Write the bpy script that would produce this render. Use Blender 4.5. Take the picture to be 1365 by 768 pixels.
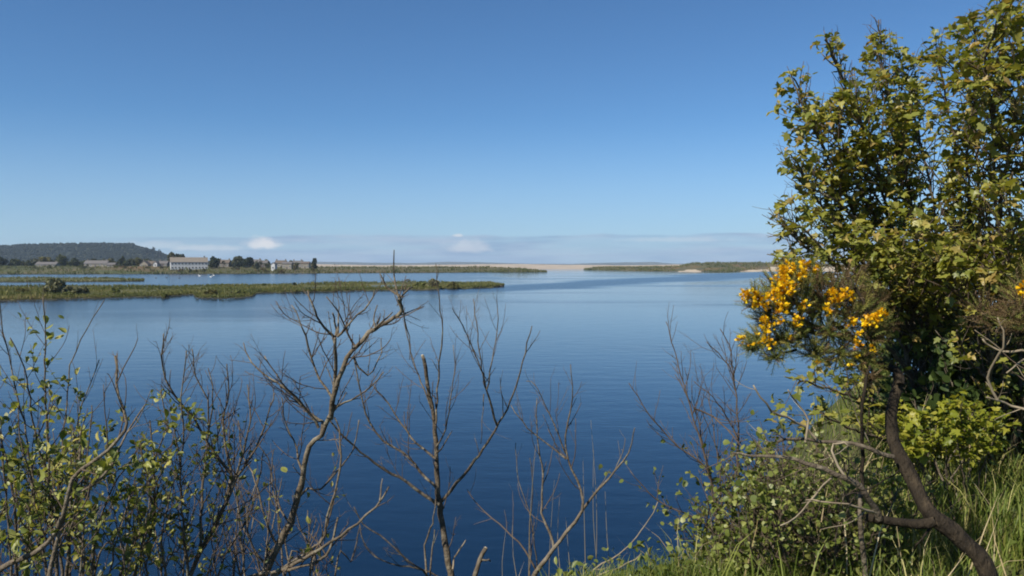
import bpy, math, random
import numpy as np
from mathutils import Vector, Matrix, noise as mnoise

for _o in list(bpy.data.objects):
    bpy.data.objects.remove(_o)
R = math.radians
scene = bpy.context.scene
COL = scene.collection

# ------------------------------------------------------------------ camera, sky, sun, exposure
F = 1100.0                       # focal length in pixels of a 1365 px wide picture
HC = 7.0                         # eye height over the water
PITCH = math.atan(31.5 / F)
cam_d = bpy.data.cameras.new('camera')
cam = bpy.data.objects.new('camera', cam_d)
COL.objects.link(cam)
cam.location = (0, 0, HC)
cam.rotation_euler = (R(90) - PITCH, 0, 0)
cam_d.sensor_width = 36
cam_d.lens = 36 * F / 1365
cam_d.clip_start = 0.05
cam_d.clip_end = 30000
scene.camera = cam

SUN_AZ, SUN_EL = R(-132), R(45)   # azimuth clockwise from the view direction (+Y)
EXPOSURE = 0.6
SKY_STRENGTH = 0.098 / 2 ** EXPOSURE
SUN_STRENGTH = 4.8
world = bpy.data.worlds.new('World')
scene.world = world
world.use_nodes = True
wn, wl = world.node_tree.nodes, world.node_tree.links
wn.clear()


def N(nt, kind, **kw):
    n = nt.nodes.new(kind)
    for k, v in kw.items():
        if k.startswith('i_'):
            key = k[2:]
            key = int(key) if key.isdigit() else key.replace('_', ' ')
            n.inputs[key].default_value = v
        else:
            setattr(n, k, v)
    return n


def math_node(nt, op, a, b=None, clamp=False):
    n = nt.nodes.new('ShaderNodeMath')
    n.operation = op
    n.use_clamp = clamp
    for i, v in enumerate((a, b)):
        if v is None:
            continue
        if isinstance(v, (int, float)):
            n.inputs[i].default_value = v
        else:
            nt.links.new(v, n.inputs[i])
    return n.outputs[0]


def smooth(nt, v, lo, hi, a=0.0, b=1.0):
    n = nt.nodes.new('ShaderNodeMapRange')
    n.interpolation_type = 'SMOOTHSTEP'
    nt.links.new(v, n.inputs[0])
    for i, x in enumerate((lo, hi, a, b)):
        if isinstance(x, (int, float)):
            n.inputs[1 + i].default_value = x
        else:
            nt.links.new(x, n.inputs[1 + i])
    return n.outputs[0]


nt = world.node_tree
sky = N(nt, 'ShaderNodeTexSky', sky_type='NISHITA', sun_disc=False)
sky.sun_elevation = SUN_EL
sky.sun_rotation = SUN_AZ
sky.air_density = 0.82
sky.dust_density = 0.1
sky.ozone_density = 2.2
sky.altitude = 100
tc = N(nt, 'ShaderNodeTexCoord')
sep = N(nt, 'ShaderNodeSeparateXYZ')
wl.new(tc.outputs['Generated'], sep.inputs[0])
hyp = math_node(nt, 'ARCTAN2', sep.outputs[0], sep.outputs[1])      # azimuth, clockwise from +Y
elev = math_node(nt, 'ARCSINE', sep.outputs[2])
comb = N(nt, 'ShaderNodeCombineXYZ')
wl.new(hyp, comb.inputs[0])
wl.new(elev, comb.inputs[1])


def cloud_noise(sx, sy, scale, detail, off=0.0, rough=0.55):
    m = N(nt, 'ShaderNodeMapping')
    m.inputs['Scale'].default_value = (sx, sy, 1)
    m.inputs['Location'].default_value = (off, off * 0.7, off * 0.3)
    wl.new(comb.outputs[0], m.inputs[0])
    t = N(nt, 'ShaderNodeTexNoise', i_Scale=scale, i_Detail=detail, i_Roughness=rough)
    wl.new(m.outputs[0], t.inputs['Vector'])
    return t.outputs[0]


# a low bank of stratus over the sea: its top edge wavers a little with azimuth
edge_n = cloud_noise(1, 0.0, 5.0, 5, 3.1)
edge_f = cloud_noise(1, 5.0, 16.0, 5, 8.4)
top = math_node(nt, 'ADD', math_node(nt, 'MULTIPLY', math_node(nt, 'SUBTRACT', edge_n, 0.5), 0.012),
                math_node(nt, 'MULTIPLY', math_node(nt, 'SUBTRACT', edge_f, 0.5), 0.008))
az_lift = smooth(nt, hyp, -0.42, -0.05, 0.0305, 0.0365)
top = math_node(nt, 'ADD', top, az_lift)
d_edge = math_node(nt, 'SUBTRACT', elev, top)
bank = smooth(nt, d_edge, -0.0022, 0.0008, 1.0, 0.0)
az_den = smooth(nt, hyp, -0.48, -0.30, 0.25, 1.0)
streak = cloud_noise(2.2, 26.0, 3.0, 6, 1.7)
den = smooth(nt, streak, 0.34, 0.64, 0.30, 0.95)
bank = math_node(nt, 'MULTIPLY', math_node(nt, 'MULTIPLY', bank, den), az_den)
bank_shade = cloud_noise(3.0, 22.0, 4.5, 6, 5.5)
bank_ramp = N(nt, 'ShaderNodeValToRGB')
bank_ramp.color_ramp.elements[0].position = 0.35
bank_ramp.color_ramp.elements[0].color = (0.25, 0.385, 0.585, 1)
bank_ramp.color_ramp.elements[1].position = 0.68
bank_ramp.color_ramp.elements[1].color = (0.41, 0.52, 0.68, 1)
wl.new(bank_shade, bank_ramp.inputs[0])


def puff(az, el, ra, re, off):
    """a small cumulus head standing in the bank: 1 inside, flat below, billowed above"""
    a = math_node(nt, 'DIVIDE', math_node(nt, 'SUBTRACT', hyp, az), ra)
    e = math_node(nt, 'DIVIDE', math_node(nt, 'SUBTRACT', elev, el), re)
    e2 = math_node(nt, 'MULTIPLY', e, smooth(nt, e, -0.2, 0.0, 2.2, 1.0))
    r = math_node(nt, 'SQRT', math_node(nt, 'ADD', math_node(nt, 'MULTIPLY', a, a), math_node(nt, 'MULTIPLY', e2, e2)))
    r = math_node(nt, 'ADD', r, math_node(nt, 'MULTIPLY', math_node(nt, 'SUBTRACT', cloud_noise(1, 1.6, 70.0, 5, off), 0.5), 1.3))
    return smooth(nt, r, 0.25, 1.15, 1.0, 0.0)


def az_of(px):
    return math.atan((px - 682.5) / F)


def el_of(py):
    return math.atan((352.5 - py) / F)


puffs = None
for (px, py, wx, hy, amt, off) in ((350, 328, 25, 13, 1.0, 0.3), (262, 333, 42, 6, 0.45, 2.3), (305, 333, 24, 5, 0.40, 7.3), (626, 332, 36, 14, 0.50, 4.4),
                                   (610, 314.5, 8, 3.2, 0.7, 9.1), (900, 321, 90, 5, 0.25, 5.9), (205, 330, 50, 8, 0.30, 6.6)):
    p = math_node(nt, 'MULTIPLY', puff(az_of(px), el_of(py), wx / F, hy / F, off), amt)
    puffs = p if puffs is None else math_node(nt, 'MAXIMUM', puffs, p)

tint = N(nt, 'ShaderNodeMix', data_type='RGBA', blend_type='MULTIPLY')
tint.inputs['Factor'].default_value = 1.0
wl.new(sky.outputs[0], tint.inputs[6])
tint.inputs[7].default_value = (0.585, 0.895, 1.14, 1)
sky_s = N(nt, 'ShaderNodeVectorMath', operation='SCALE')
wl.new(tint.outputs[2], sky_s.inputs[0])
sky_s.inputs['Scale'].default_value = SKY_STRENGTH * 2 ** EXPOSURE
# paler air low over the sea
low = smooth(nt, elev, 0.0, 0.18, 0.55, 0.0)
pale = N(nt, 'ShaderNodeMix', data_type='RGBA')
wl.new(low, pale.inputs['Factor'])
wl.new(sky_s.outputs[0], pale.inputs[6])
pale.inputs[7].default_value = (0.41, 0.53, 0.72, 1)
mix1 = N(nt, 'ShaderNodeMix', data_type='RGBA')
wl.new(bank, mix1.inputs['Factor'])
wl.new(pale.outputs[2], mix1.inputs[6])
wl.new(bank_ramp.outputs[0], mix1.inputs[7])
mix2 = N(nt, 'ShaderNodeMix', data_type='RGBA')
wl.new(puffs, mix2.inputs['Factor'])
wl.new(mix1.outputs[2], mix2.inputs[6])
mix2.inputs[7].default_value = (0.78, 0.79, 0.82, 1)
inv = N(nt, 'ShaderNodeVectorMath', operation='SCALE')     # cloud colours are given as the picture shows them; the Background carries the sky strength
wl.new(mix2.outputs[2], inv.inputs[0])
inv.inputs['Scale'].default_value = 1.0 / SKY_STRENGTH / 2 ** EXPOSURE
bg = N(nt, 'ShaderNodeBackground')
bg.inputs['Strength'].default_value = SKY_STRENGTH
wl.new(inv.outputs[0], bg.inputs[0])
wo = N(nt, 'ShaderNodeOutputWorld')
wl.new(bg.outputs[0], wo.inputs[0])

sun_d = bpy.data.lights.new('sun', 'SUN')
sun_d.energy = SUN_STRENGTH
sun_d.angle = R(0.5)
sun_d.color = (1.0, 0.93, 0.80)
sun = bpy.data.objects.new('sun', sun_d)
COL.objects.link(sun)
SUN_DIR = Vector((math.sin(SUN_AZ) * math.cos(SUN_EL), math.cos(SUN_AZ) * math.cos(SUN_EL), math.sin(SUN_EL)))
sun.rotation_euler = (-SUN_DIR).to_track_quat('-Z', 'Y').to_euler()

vs = scene.view_settings
vs.view_transform = 'Standard'
vs.look = 'None'
vs.gamma = 1
vs.exposure = EXPOSURE
vs.use_curve_mapping = False
scene.cycles.use_denoising = True
scene.cycles.filter_width = 1.9
scene.cycles.max_bounces = 8
scene.cycles.transparent_max_bounces = 6
scene.cycles.diffuse_bounces = 4
scene.cycles.transmission_bounces = 6
scene.cycles.volume_bounces = 0
scene.cycles.caustics_reflective = False
scene.cycles.caustics_refractive = False

# ------------------------------------------------------------------ helpers
CAM_R = Matrix.Rotation(R(90) - PITCH, 3, 'X')


def at(px, py, Y):
    """the point at depth Y (metres along the view axis over the ground) seen at photo pixel px, py"""
    d = CAM_R @ Vector(((px - 682.5) / F, (384 - py) / F, -1))
    return Vector((0, 0, HC)) + d * (Y / d.y)


def on_z(px, py, z=0.0):
    d = CAM_R @ Vector(((px - 682.5) / F, (384 - py) / F, -1))
    return Vector((0, 0, HC)) + d * ((z - HC) / d.z)


def lerp(a, b, t):
    return a + (b - a) * t


def interp(x, pts):
    if x <= pts[0][0]:
        return pts[0][1]
    for (x0, v0), (x1, v1) in zip(pts, pts[1:]):
        if x <= x1:
            return lerp(v0, v1, (x - x0) / (x1 - x0))
    return pts[-1][1]


def sstep(x, a, b):
    t = max(0.0, min(1.0, (x - a) / (b - a)))
    return t * t * (3 - 2 * t)


def nz(x, y, s, seed=0.0, octv=4):
    return mnoise.fractal(Vector((x * s, y * s, seed)), 0.6, 2.0, octv)


def tag(o, label=None, cat=None, group=None, kind=None):
    if label:
        o['label'] = label
    if cat:
        o['category'] = cat
    if group:
        o['group'] = group
    if kind:
        o['kind'] = kind
    return o


def empty(name, loc, label, cat, group=None):
    o = bpy.data.objects.new(name, None)
    o.empty_display_size = 0.1
    COL.objects.link(o)
    o.location = loc
    return tag(o, label, cat, group)


def base_of(o):
    v = Vector((0, 0, 0))
    while o is not None:
        v += Vector(o.location)
        o = o.parent
    return v


class MB:
    """collects faces in world coordinates; build() links them as ONE mesh object"""

    def __init__(self):
        self.v, self.f, self.m = [], [], []
        self.t = []
        self.pieces = 0

    def absorb(self, other):
        n = len(self.v)
        self.v += other.v
        self.t += other.t
        self.m += other.m
        self.f += [tuple(i + n for i in f) for f in other.f]

    def face(self, pts, mi=0, tint=0.5):
        n = len(self.v)
        self.v.extend([tuple(p) for p in pts])
        self.t.extend([tint] * len(pts))
        self.f.append(tuple(range(n, n + len(pts))))
        self.m.append(mi)

    def tube(self, pts, rad, sides=5, cap=True, tint=0.5):
        n0 = len(self.v)
        k = len(pts)
        self.pieces += 1
        up = Vector((0.31, 0.87, 0.38))
        for i in range(k):
            a = pts[max(0, i - 1)]
            b = pts[min(k - 1, i + 1)]
            t = (b - a)
            if t.length < 1e-9:
                t = Vector((0, 0, 1))
            t.normalize()
            u = up - t * up.dot(t)
            if u.length < 1e-4:
                u = Vector((1, 0, 0)) - t * t.x
            u.normalize()
            w = t.cross(u)
            up = u
            for s in range(sides):
                an = 2 * math.pi * s / sides
                q = pts[i] + (u * math.cos(an) + w * math.sin(an)) * rad[i]
                self.v.append((q.x, q.y, q.z))
                self.t.append(tint)
        for i in range(k - 1):
            for s in range(sides):
                a = n0 + i * sides + s
                b = n0 + i * sides + (s + 1) % sides
                self.f.append((a, b, b + sides, a + sides))
                self.m.append(0)
        if cap:
            self.f.append(tuple(n0 + (k - 1) * sides + s for s in range(sides)))
            self.m.append(0)

    def box(self, c, sx, sy, sz, rz=0.0, mi=0):
        """box standing on c (centre of its base)"""
        ca, sa = math.cos(rz), math.sin(rz)
        P = []
        for z in (0, sz):
            for (x, y) in ((-sx / 2, -sy / 2), (sx / 2, -sy / 2), (sx / 2, sy / 2), (-sx / 2, sy / 2)):
                P.append(Vector((c[0] + x * ca - y * sa, c[1] + x * sa + y * ca, c[2] + z)))
        for q in ((3, 2, 1, 0), (4, 5, 6, 7), (0, 1, 5, 4), (1, 2, 6, 5), (2, 3, 7, 6), (3, 0, 4, 7)):
            self.face([P[i] for i in q], mi)

    def build(self, name, mats, parent=None, smoothed=False, loc=None):
        if not isinstance(mats, (list, tuple)):
            mats = [mats]
        off = base_of(parent) if parent is not None else Vector(loc or (0, 0, 0))
        me = bpy.data.meshes.new(name)
        va = np.array(self.v, dtype=np.float64).reshape(-1, 3) - np.array(off)
        me.from_pydata(va.tolist(), [], self.f)
        for m in mats:
            me.materials.append(m)
        if len(mats) > 1:
            me.polygons.foreach_set('material_index', self.m)
        if smoothed:
            me.polygons.foreach_set('use_smooth', [True] * len(self.f))
        at_ = me.attributes.new('tint', 'FLOAT', 'POINT')
        at_.data.foreach_set('value', self.t)
        me.update()
        o = bpy.data.objects.new(name, me)
        COL.objects.link(o)
        if parent is not None:
            o.parent = parent
        else:
            o.location = off
        return o


def scatter_mesh(name, mat, tv, tf, pos, X, Yv, Z, scale, tint, parent=None, smoothed=False):
    """one mesh of many copies of a small template; pos (n,3); X, Yv, Z its axes (n,3); scale (n,) or (n,3)"""
    tv = np.asarray(tv, float)
    pos = np.asarray(pos, float).reshape(-1, 3)
    n = len(pos)
    sc = np.asarray(scale, float)
    if sc.ndim == 1:
        sc = np.repeat(sc[:, None], 3, 1)
    V = (pos[:, None, :] + tv[None, :, 0:1] * (X * sc[:, 0:1])[:, None, :] + tv[None, :, 1:2] * (Yv * sc[:, 1:2])[:, None, :]
         + tv[None, :, 2:3] * (Z * sc[:, 2:3])[:, None, :])
    off = base_of(parent) if parent is not None else Vector((0, 0, 0))
    V = V.reshape(-1, 3) - np.array(off)
    k = len(tv)
    sizes = np.array([len(f) for f in tf])
    loops1 = np.concatenate([np.array(f) for f in tf])
    loops = (loops1[None, :] + (np.arange(n) * k)[:, None]).reshape(-1)
    sizes_all = np.tile(sizes, n)
    starts = np.concatenate([[0], np.cumsum(sizes_all)[:-1]])
    me = bpy.data.meshes.new(name)
    me.vertices.add(len(V))
    me.vertices.foreach_set('co', V.astype(np.float32).ravel())
    me.loops.add(len(loops))
    me.loops.foreach_set('vertex_index', loops.astype(np.int32))
    me.polygons.add(len(sizes_all))
    me.polygons.foreach_set('loop_start', starts.astype(np.int32))
    me.polygons.foreach_set('loop_total', sizes_all.astype(np.int32))
    if smoothed:
        me.polygons.foreach_set('use_smooth', np.ones(len(sizes_all), bool))
    a = me.attributes.new('tint', 'FLOAT', 'POINT')
    a.data.foreach_set('value', np.repeat(np.asarray(tint, float), k).astype(np.float32))
    me.materials.append(mat)
    me.update(calc_edges=True)
    me.validate()
    o = bpy.data.objects.new(name, me)
    COL.objects.link(o)
    if parent is not None:
        o.parent = parent
    return o


def unit(a):
    return a / np.maximum(np.linalg.norm(a, axis=1, keepdims=True), 1e-9)


def frames(axis, normal):
    """axes for leaves: Y along axis, Z near normal"""
    Yv = unit(axis)
    Z = normal - Yv * np.sum(normal * Yv, 1, keepdims=True)
    bad = np.linalg.norm(Z, axis=1) < 1e-3
    Z[bad] = np.array([1.0, 0.2, 0.1])
    Z = unit(Z - Yv * np.sum(Z * Yv, 1, keepdims=True))
    X = np.cross(Yv, Z)
    return X, Yv, Z


# ------------------------------------------------------------------ materials
def new_mat(name):
    m = bpy.data.materials.new(name)
    m.use_nodes = True
    t = m.node_tree
    t.nodes.clear()
    out = t.nodes.new('ShaderNodeOutputMaterial')
    return m, t, out


def ramp(t, fac, stops):
    r = t.nodes.new('ShaderNodeValToRGB')
    el = r.color_ramp.elements
    while len(el) < len(stops):
        el.new(0.5)
    for e, (p, c) in zip(el, stops):
        e.position = p
        e.color = (*c, 1)
    t.links.new(fac, r.inputs[0])
    return r.outputs[0]


def leaf_mat(name, stops, trans=0.35, rough=0.5, spec=0.3, tmul=(1.25, 1.2, 0.55)):
    m, t, out = new_mat(name)
    a = N(t, 'ShaderNodeAttribute', attribute_name='tint')
    c = ramp(t, a.outputs['Fac'], stops)
    p = N(t, 'ShaderNodeBsdfPrincipled', i_Roughness=rough)
    p.inputs['Specular IOR Level'].default_value = spec
    t.links.new(c, p.inputs['Base Color'])
    tr = N(t, 'ShaderNodeBsdfTranslucent')
    mu = N(t, 'ShaderNodeMix', data_type='RGBA', blend_type='MULTIPLY')
    mu.inputs['Factor'].default_value = 1
    t.links.new(c, mu.inputs[6])
    mu.inputs[7].default_value = (*tmul, 1)
    t.links.new(mu.outputs[2], tr.inputs[0])
    mx = N(t, 'ShaderNodeMixShader')
    mx.inputs[0].default_value = trans
    t.links.new(p.outputs[0], mx.inputs[1])
    t.links.new(tr.outputs[0], mx.inputs[2])
    t.links.new(mx.outputs[0], out.inputs[0])
    return m


def noise_mat(name, stops, scale, detail=6, rough=0.85, spec=0.2, bump=0.0, bscale=None, stretch=(1, 1, 1), two=None):
    m, t, out = new_mat(name)
    tcn = N(t, 'ShaderNodeTexCoord')
    mp = N(t, 'ShaderNodeMapping')
    mp.inputs['Scale'].default_value = stretch
    t.links.new(tcn.outputs['Object'], mp.inputs[0])
    nn = N(t, 'ShaderNodeTexNoise', i_Scale=scale, i_Detail=detail, i_Roughness=0.62)
    t.links.new(mp.outputs[0], nn.inputs['Vector'])
    c = ramp(t, nn.outputs[0], stops)
    if two:
        n2 = N(t, 'ShaderNodeTexNoise', i_Scale=two[0], i_Detail=5, i_Roughness=0.6)
        t.links.new(mp.outputs[0], n2.inputs['Vector'])
        f2 = smooth(t, n2.outputs[0], two[1], two[2])
        mx = N(t, 'ShaderNodeMix', data_type='RGBA')
        t.links.new(f2, mx.inputs['Factor'])
        t.links.new(c, mx.inputs[6])
        mx.inputs[7].default_value = (*two[3], 1)
        c = mx.outputs[2]
    p = N(t, 'ShaderNodeBsdfPrincipled', i_Roughness=rough)
    p.inputs['Specular IOR Level'].default_value = spec
    t.links.new(c, p.inputs['Base Color'])
    if bump:
        nb = N(t, 'ShaderNodeTexNoise', i_Scale=bscale or scale * 4, i_Detail=5)
        t.links.new(mp.outputs[0], nb.inputs['Vector'])
        b = N(t, 'ShaderNodeBump', i_Strength=bump)
        b.inputs['Distance'].default_value = 0.02 if (bscale or scale) > 10 else 0.3
        t.links.new(nb.outputs[0], b.inputs['Height'])
        t.links.new(b.outputs[0], p.inputs['Normal'])
    t.links.new(p.outputs[0], out.inputs[0])
    return m


M = {}
M['bark'] = noise_mat('grey_brown_bark', [(0.30, (0.0510, 0.0399, 0.0289)), (0.52, (0.1062, 0.0850, 0.0612)), (0.70, (0.2040, 0.1785, 0.1318))], 16, 7, bump=0.7, bscale=60, two=(9, 0.60, 0.72, (0.1870, 0.1870, 0.1275)))
M['dead_bark'] = noise_mat('weathered_dead_bark', [(0.28, (0.0607, 0.0471, 0.0335)), (0.52, (0.1321, 0.1071, 0.0764)), (0.72, (0.2356, 0.2071, 0.1571))], 14, 7, bump=0.7, bscale=55, two=(7, 0.58, 0.72, (0.1785, 0.1677, 0.1214)))
M['twig'] = noise_mat('dark_twig_bark', [(0.3, (0.050, 0.036, 0.026)), (0.7, (0.135, 0.100, 0.072))], 12, 5)
M['pale_twig'] = noise_mat('pale_dead_twig', [(0.3, (0.1360, 0.1062, 0.0723)), (0.7, (0.3060, 0.2550, 0.1785))], 12, 5)
M['shaded_gorse_bark'] = noise_mat('rough_shaded_gorse_bark', [(0.30, (0.0115, 0.0089, 0.0064)), (0.55, (0.0288, 0.0215, 0.0139)), (0.76, (0.0792, 0.0593, 0.0365))], 22, 8, bump=1.0, bscale=70, stretch=(1, 1, 0.35))  # bark colour darkened to stand in for the crown's shadow
M['cut_wood'] = noise_mat('pale_cut_wood', [(0.3, (0.2520, 0.2160, 0.1560)), (0.7, (0.3720, 0.3300, 0.2520))], 40, 5)
M['sycamore_leaf'] = leaf_mat('sycamore_leaf', [(0.0, (0.1197, 0.1428, 0.0253)), (0.45, (0.2194, 0.2282, 0.0390)), (0.82, (0.3191, 0.2921, 0.0632)), (1.0, (0.3458, 0.2378, 0.0863))], 0.38, 0.45, 0.5)
M['sapling_leaf'] = leaf_mat('bright_sapling_leaf', [(0.0, (0.1100, 0.1456, 0.0160)), (0.6, (0.2400, 0.2520, 0.0240)), (1.0, (0.3300, 0.3024, 0.0500))], 0.42, 0.45, 0.35)
M['willow_leaf'] = leaf_mat('sallow_leaf', [(0.0, (0.0680, 0.0927, 0.0220)), (0.4, (0.1588, 0.1912, 0.0400)), (0.8, (0.3289, 0.3361, 0.0900)), (1.0, (0.4536, 0.3941, 0.1300))], 0.40, 0.45, 0.4)
M['bush_leaf'] = leaf_mat('bush_leaf', [(0.0, (0.0778, 0.1079, 0.0202)), (0.5, (0.1555, 0.1850, 0.0387)), (1.0, (0.2592, 0.2672, 0.0716))], 0.33, 0.45, 0.4)
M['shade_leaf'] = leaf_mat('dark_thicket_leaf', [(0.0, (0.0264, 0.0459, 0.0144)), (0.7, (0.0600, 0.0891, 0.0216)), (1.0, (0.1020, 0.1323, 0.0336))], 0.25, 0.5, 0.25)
M['gorse_green'] = leaf_mat('gorse_spine', [(0.0, (0.0750, 0.0998, 0.0229)), (0.6, (0.1750, 0.1851, 0.0440)), (1.0, (0.2917, 0.2415, 0.0660))], 0.12, 0.6, 0.2)
M['gorse_dead'] = leaf_mat('dead_gorse_spine', [(0.0, (0.0600, 0.0378, 0.0170)), (0.6, (0.1320, 0.0882, 0.0425)), (1.0, (0.2000, 0.1485, 0.0808))], 0.10, 0.7, 0.15)
M['gorse_flower'] = leaf_mat('gorse_flower', [(0.0, (0.5980, 0.2856, 0.0054)), (0.5, (0.7590, 0.4673, 0.0086)), (1.0, (0.8280, 0.6101, 0.0216))], 0.25, 0.5, 0.2, (1, 0.9, 0.5))
M['grass'] = leaf_mat('bank_grass', [(0.0, (0.0772, 0.1176, 0.0180)), (0.5, (0.1654, 0.2100, 0.0380)), (0.78, (0.2756, 0.2760, 0.0750)), (1.0, (0.4631, 0.4200, 0.1800))], 0.35, 0.55, 0.25)
M['dry_grass'] = leaf_mat('dry_grass', [(0.0, (0.26, 0.20, 0.10)), (1.0, (0.50, 0.42, 0.26))], 0.2, 0.6, 0.2, (1, 1, 0.9))
M['soil'] = noise_mat('bank_soil', [(0.3, (0.040, 0.040, 0.018)), (0.6, (0.075, 0.080, 0.030)), (0.8, (0.12, 0.10, 0.05))], 3, 8, bump=0.6, bscale=14)
M['marsh'] = noise_mat('marsh_turf', [(0.30, (0.0510, 0.0578, 0.0218)), (0.50, (0.0850, 0.0884, 0.0326)), (0.66, (0.1156, 0.0986, 0.0462)), (0.8, (0.1496, 0.1156, 0.0680))], 0.06, 9)
M['far_marsh'] = noise_mat('far_marsh_turf', [(0.30, (0.0476, 0.0490, 0.0204)), (0.46, (0.0748, 0.0714, 0.0306)), (0.58, (0.1054, 0.0816, 0.0422)), (0.72, (0.1258, 0.0666, 0.0286))], 0.02, 9, stretch=(0.6, 1, 1), two=(0.011, 0.50, 0.62, (0.0578, 0.0714, 0.0231)))
M['marsh_grass'] = leaf_mat('marsh_grass', [(0.0, (0.0634, 0.0810, 0.0259)), (0.5, (0.1344, 0.1426, 0.0441)), (0.8, (0.1940, 0.1773, 0.0670)), (1.0, (0.2537, 0.2004, 0.1066))], 0.25, 0.6, 0.2)
M['dune'] = noise_mat('dune_scrub', [(0.36, (0.0408, 0.0490, 0.0218)), (0.50, (0.0850, 0.0782, 0.0374)), (0.60, (0.1360, 0.0850, 0.0408)), (0.70, (0.2448, 0.1972, 0.1360))], 0.025, 9)
M['shingle'] = noise_mat('pale_shingle', [(0.3, (0.2584, 0.2108, 0.1632)), (0.7, (0.3944, 0.3400, 0.2788))], 0.03, 8)
M['sand'] = noise_mat('pale_sand', [(0.3, (0.3264, 0.2652, 0.1904)), (0.7, (0.4216, 0.3604, 0.2788))], 0.05, 8)
M['mud_shade'] = noise_mat('shore_mud_shade', [(0.3, (0.020, 0.022, 0.012)), (0.7, (0.045, 0.042, 0.024))], 0.2, 6)  # mud tone kept dark to paint a shadow line along the shore
M['hill'] = noise_mat('wooded_hill_floor', [(0.3, (0.0122, 0.0170, 0.0072)), (0.7, (0.0263, 0.0303, 0.0122))], 0.02, 8)
M['hill_tree'] = leaf_mat('conifer_wood', [(0.0, (0.0047, 0.0074, 0.0041)), (0.7, (0.0088, 0.0122, 0.0058)), (1.0, (0.0142, 0.0169, 0.0074))], 0.1, 0.8, 0.1)
M['far_hill'] = noise_mat('far_coast', [(0.3, (0.0408, 0.0442, 0.0306)), (0.7, (0.0748, 0.0748, 0.0476))], 0.002, 6)
M['tree_dark'] = leaf_mat('dark_far_leaf', [(0.0, (0.0136, 0.0204, 0.0082)), (1.0, (0.0408, 0.0490, 0.0177))], 0.15, 0.7, 0.15)
M['tree_mid'] = leaf_mat('mid_far_leaf', [(0.0, (0.0306, 0.0408, 0.0122)), (1.0, (0.0748, 0.0782, 0.0245))], 0.2, 0.7, 0.15)
M['bush_grey'] = leaf_mat('pale_grey_bush_leaf', [(0.0, (0.0867, 0.0969, 0.0510)), (1.0, (0.2142, 0.2040, 0.1173))], 0.25, 0.7, 0.15)
M['bush_green'] = leaf_mat('fresh_bush_leaf', [(0.0, (0.0680, 0.0893, 0.0255)), (1.0, (0.1615, 0.1700, 0.0553))], 0.25, 0.7, 0.15)
M['rust_far'] = leaf_mat('rusty_far_leaf', [(0.0, (0.070, 0.048, 0.018)), (1.0, (0.150, 0.090, 0.034))], 0.2, 0.7, 0.15)
M['tree_olive'] = leaf_mat('olive_far_leaf', [(0.0, (0.0544, 0.0578, 0.0163)), (1.0, (0.1224, 0.1054, 0.0340))], 0.2, 0.7, 0.15)
M['tree_grey'] = leaf_mat('grey_green_far_leaf', [(0.0, (0.0374, 0.0442, 0.0231)), (1.0, (0.0918, 0.0918, 0.0510))], 0.2, 0.7, 0.15)


def plain(name, col, rough=0.7, spec=0.3, var=0.12, scale=2.0):
    lo = tuple(max(0, c * (1 - var)) for c in col)
    hi = tuple(min(1, c * (1 + var)) for c in col)
    return noise_mat(name, [(0.3, lo), (0.7, hi)], scale, 6, rough, spec)


M['white_wall'] = plain('white_render', (0.4896, 0.4964, 0.5032), var=0.05)
M['cream_wall'] = plain('cream_harling', (0.2285, 0.2067, 0.1686))
M['stone_wall'] = plain('grey_stone', (0.1503, 0.1329, 0.1156))
M['slate'] = plain('grey_slate', (0.1088, 0.1020, 0.1020), var=0.2)
M['tile'] = plain('weathered_tile', (0.1763, 0.1538, 0.1287), var=0.15, scale=0.8)
M['brown_roof'] = plain('brown_pantile', (0.1077, 0.0867, 0.0711), var=0.2)
M['glass'] = plain('dark_window', (0.03, 0.035, 0.045), 0.15, 0.5)
M['frame'] = plain('white_paint', (0.75, 0.75, 0.75), 0.4)
M['door'] = plain('painted_door', (0.08, 0.07, 0.09), 0.5)
M['rock'] = noise_mat('shore_rock', [(0.3, (0.0476, 0.0442, 0.0374)), (0.7, (0.1632, 0.1496, 0.1224))], 0.9, 6, bump=0.5, bscale=3)
M['swan'] = plain('white_feathers', (0.82, 0.82, 0.80), 0.8, 0.1, 0.03)
M['duck'] = plain('dark_feathers', (0.045, 0.038, 0.030), 0.8, 0.1)
M['bill'] = plain('orange_bill', (0.55, 0.20, 0.03))
M['post'] = plain('weathered_post', (0.07, 0.06, 0.05))

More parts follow.
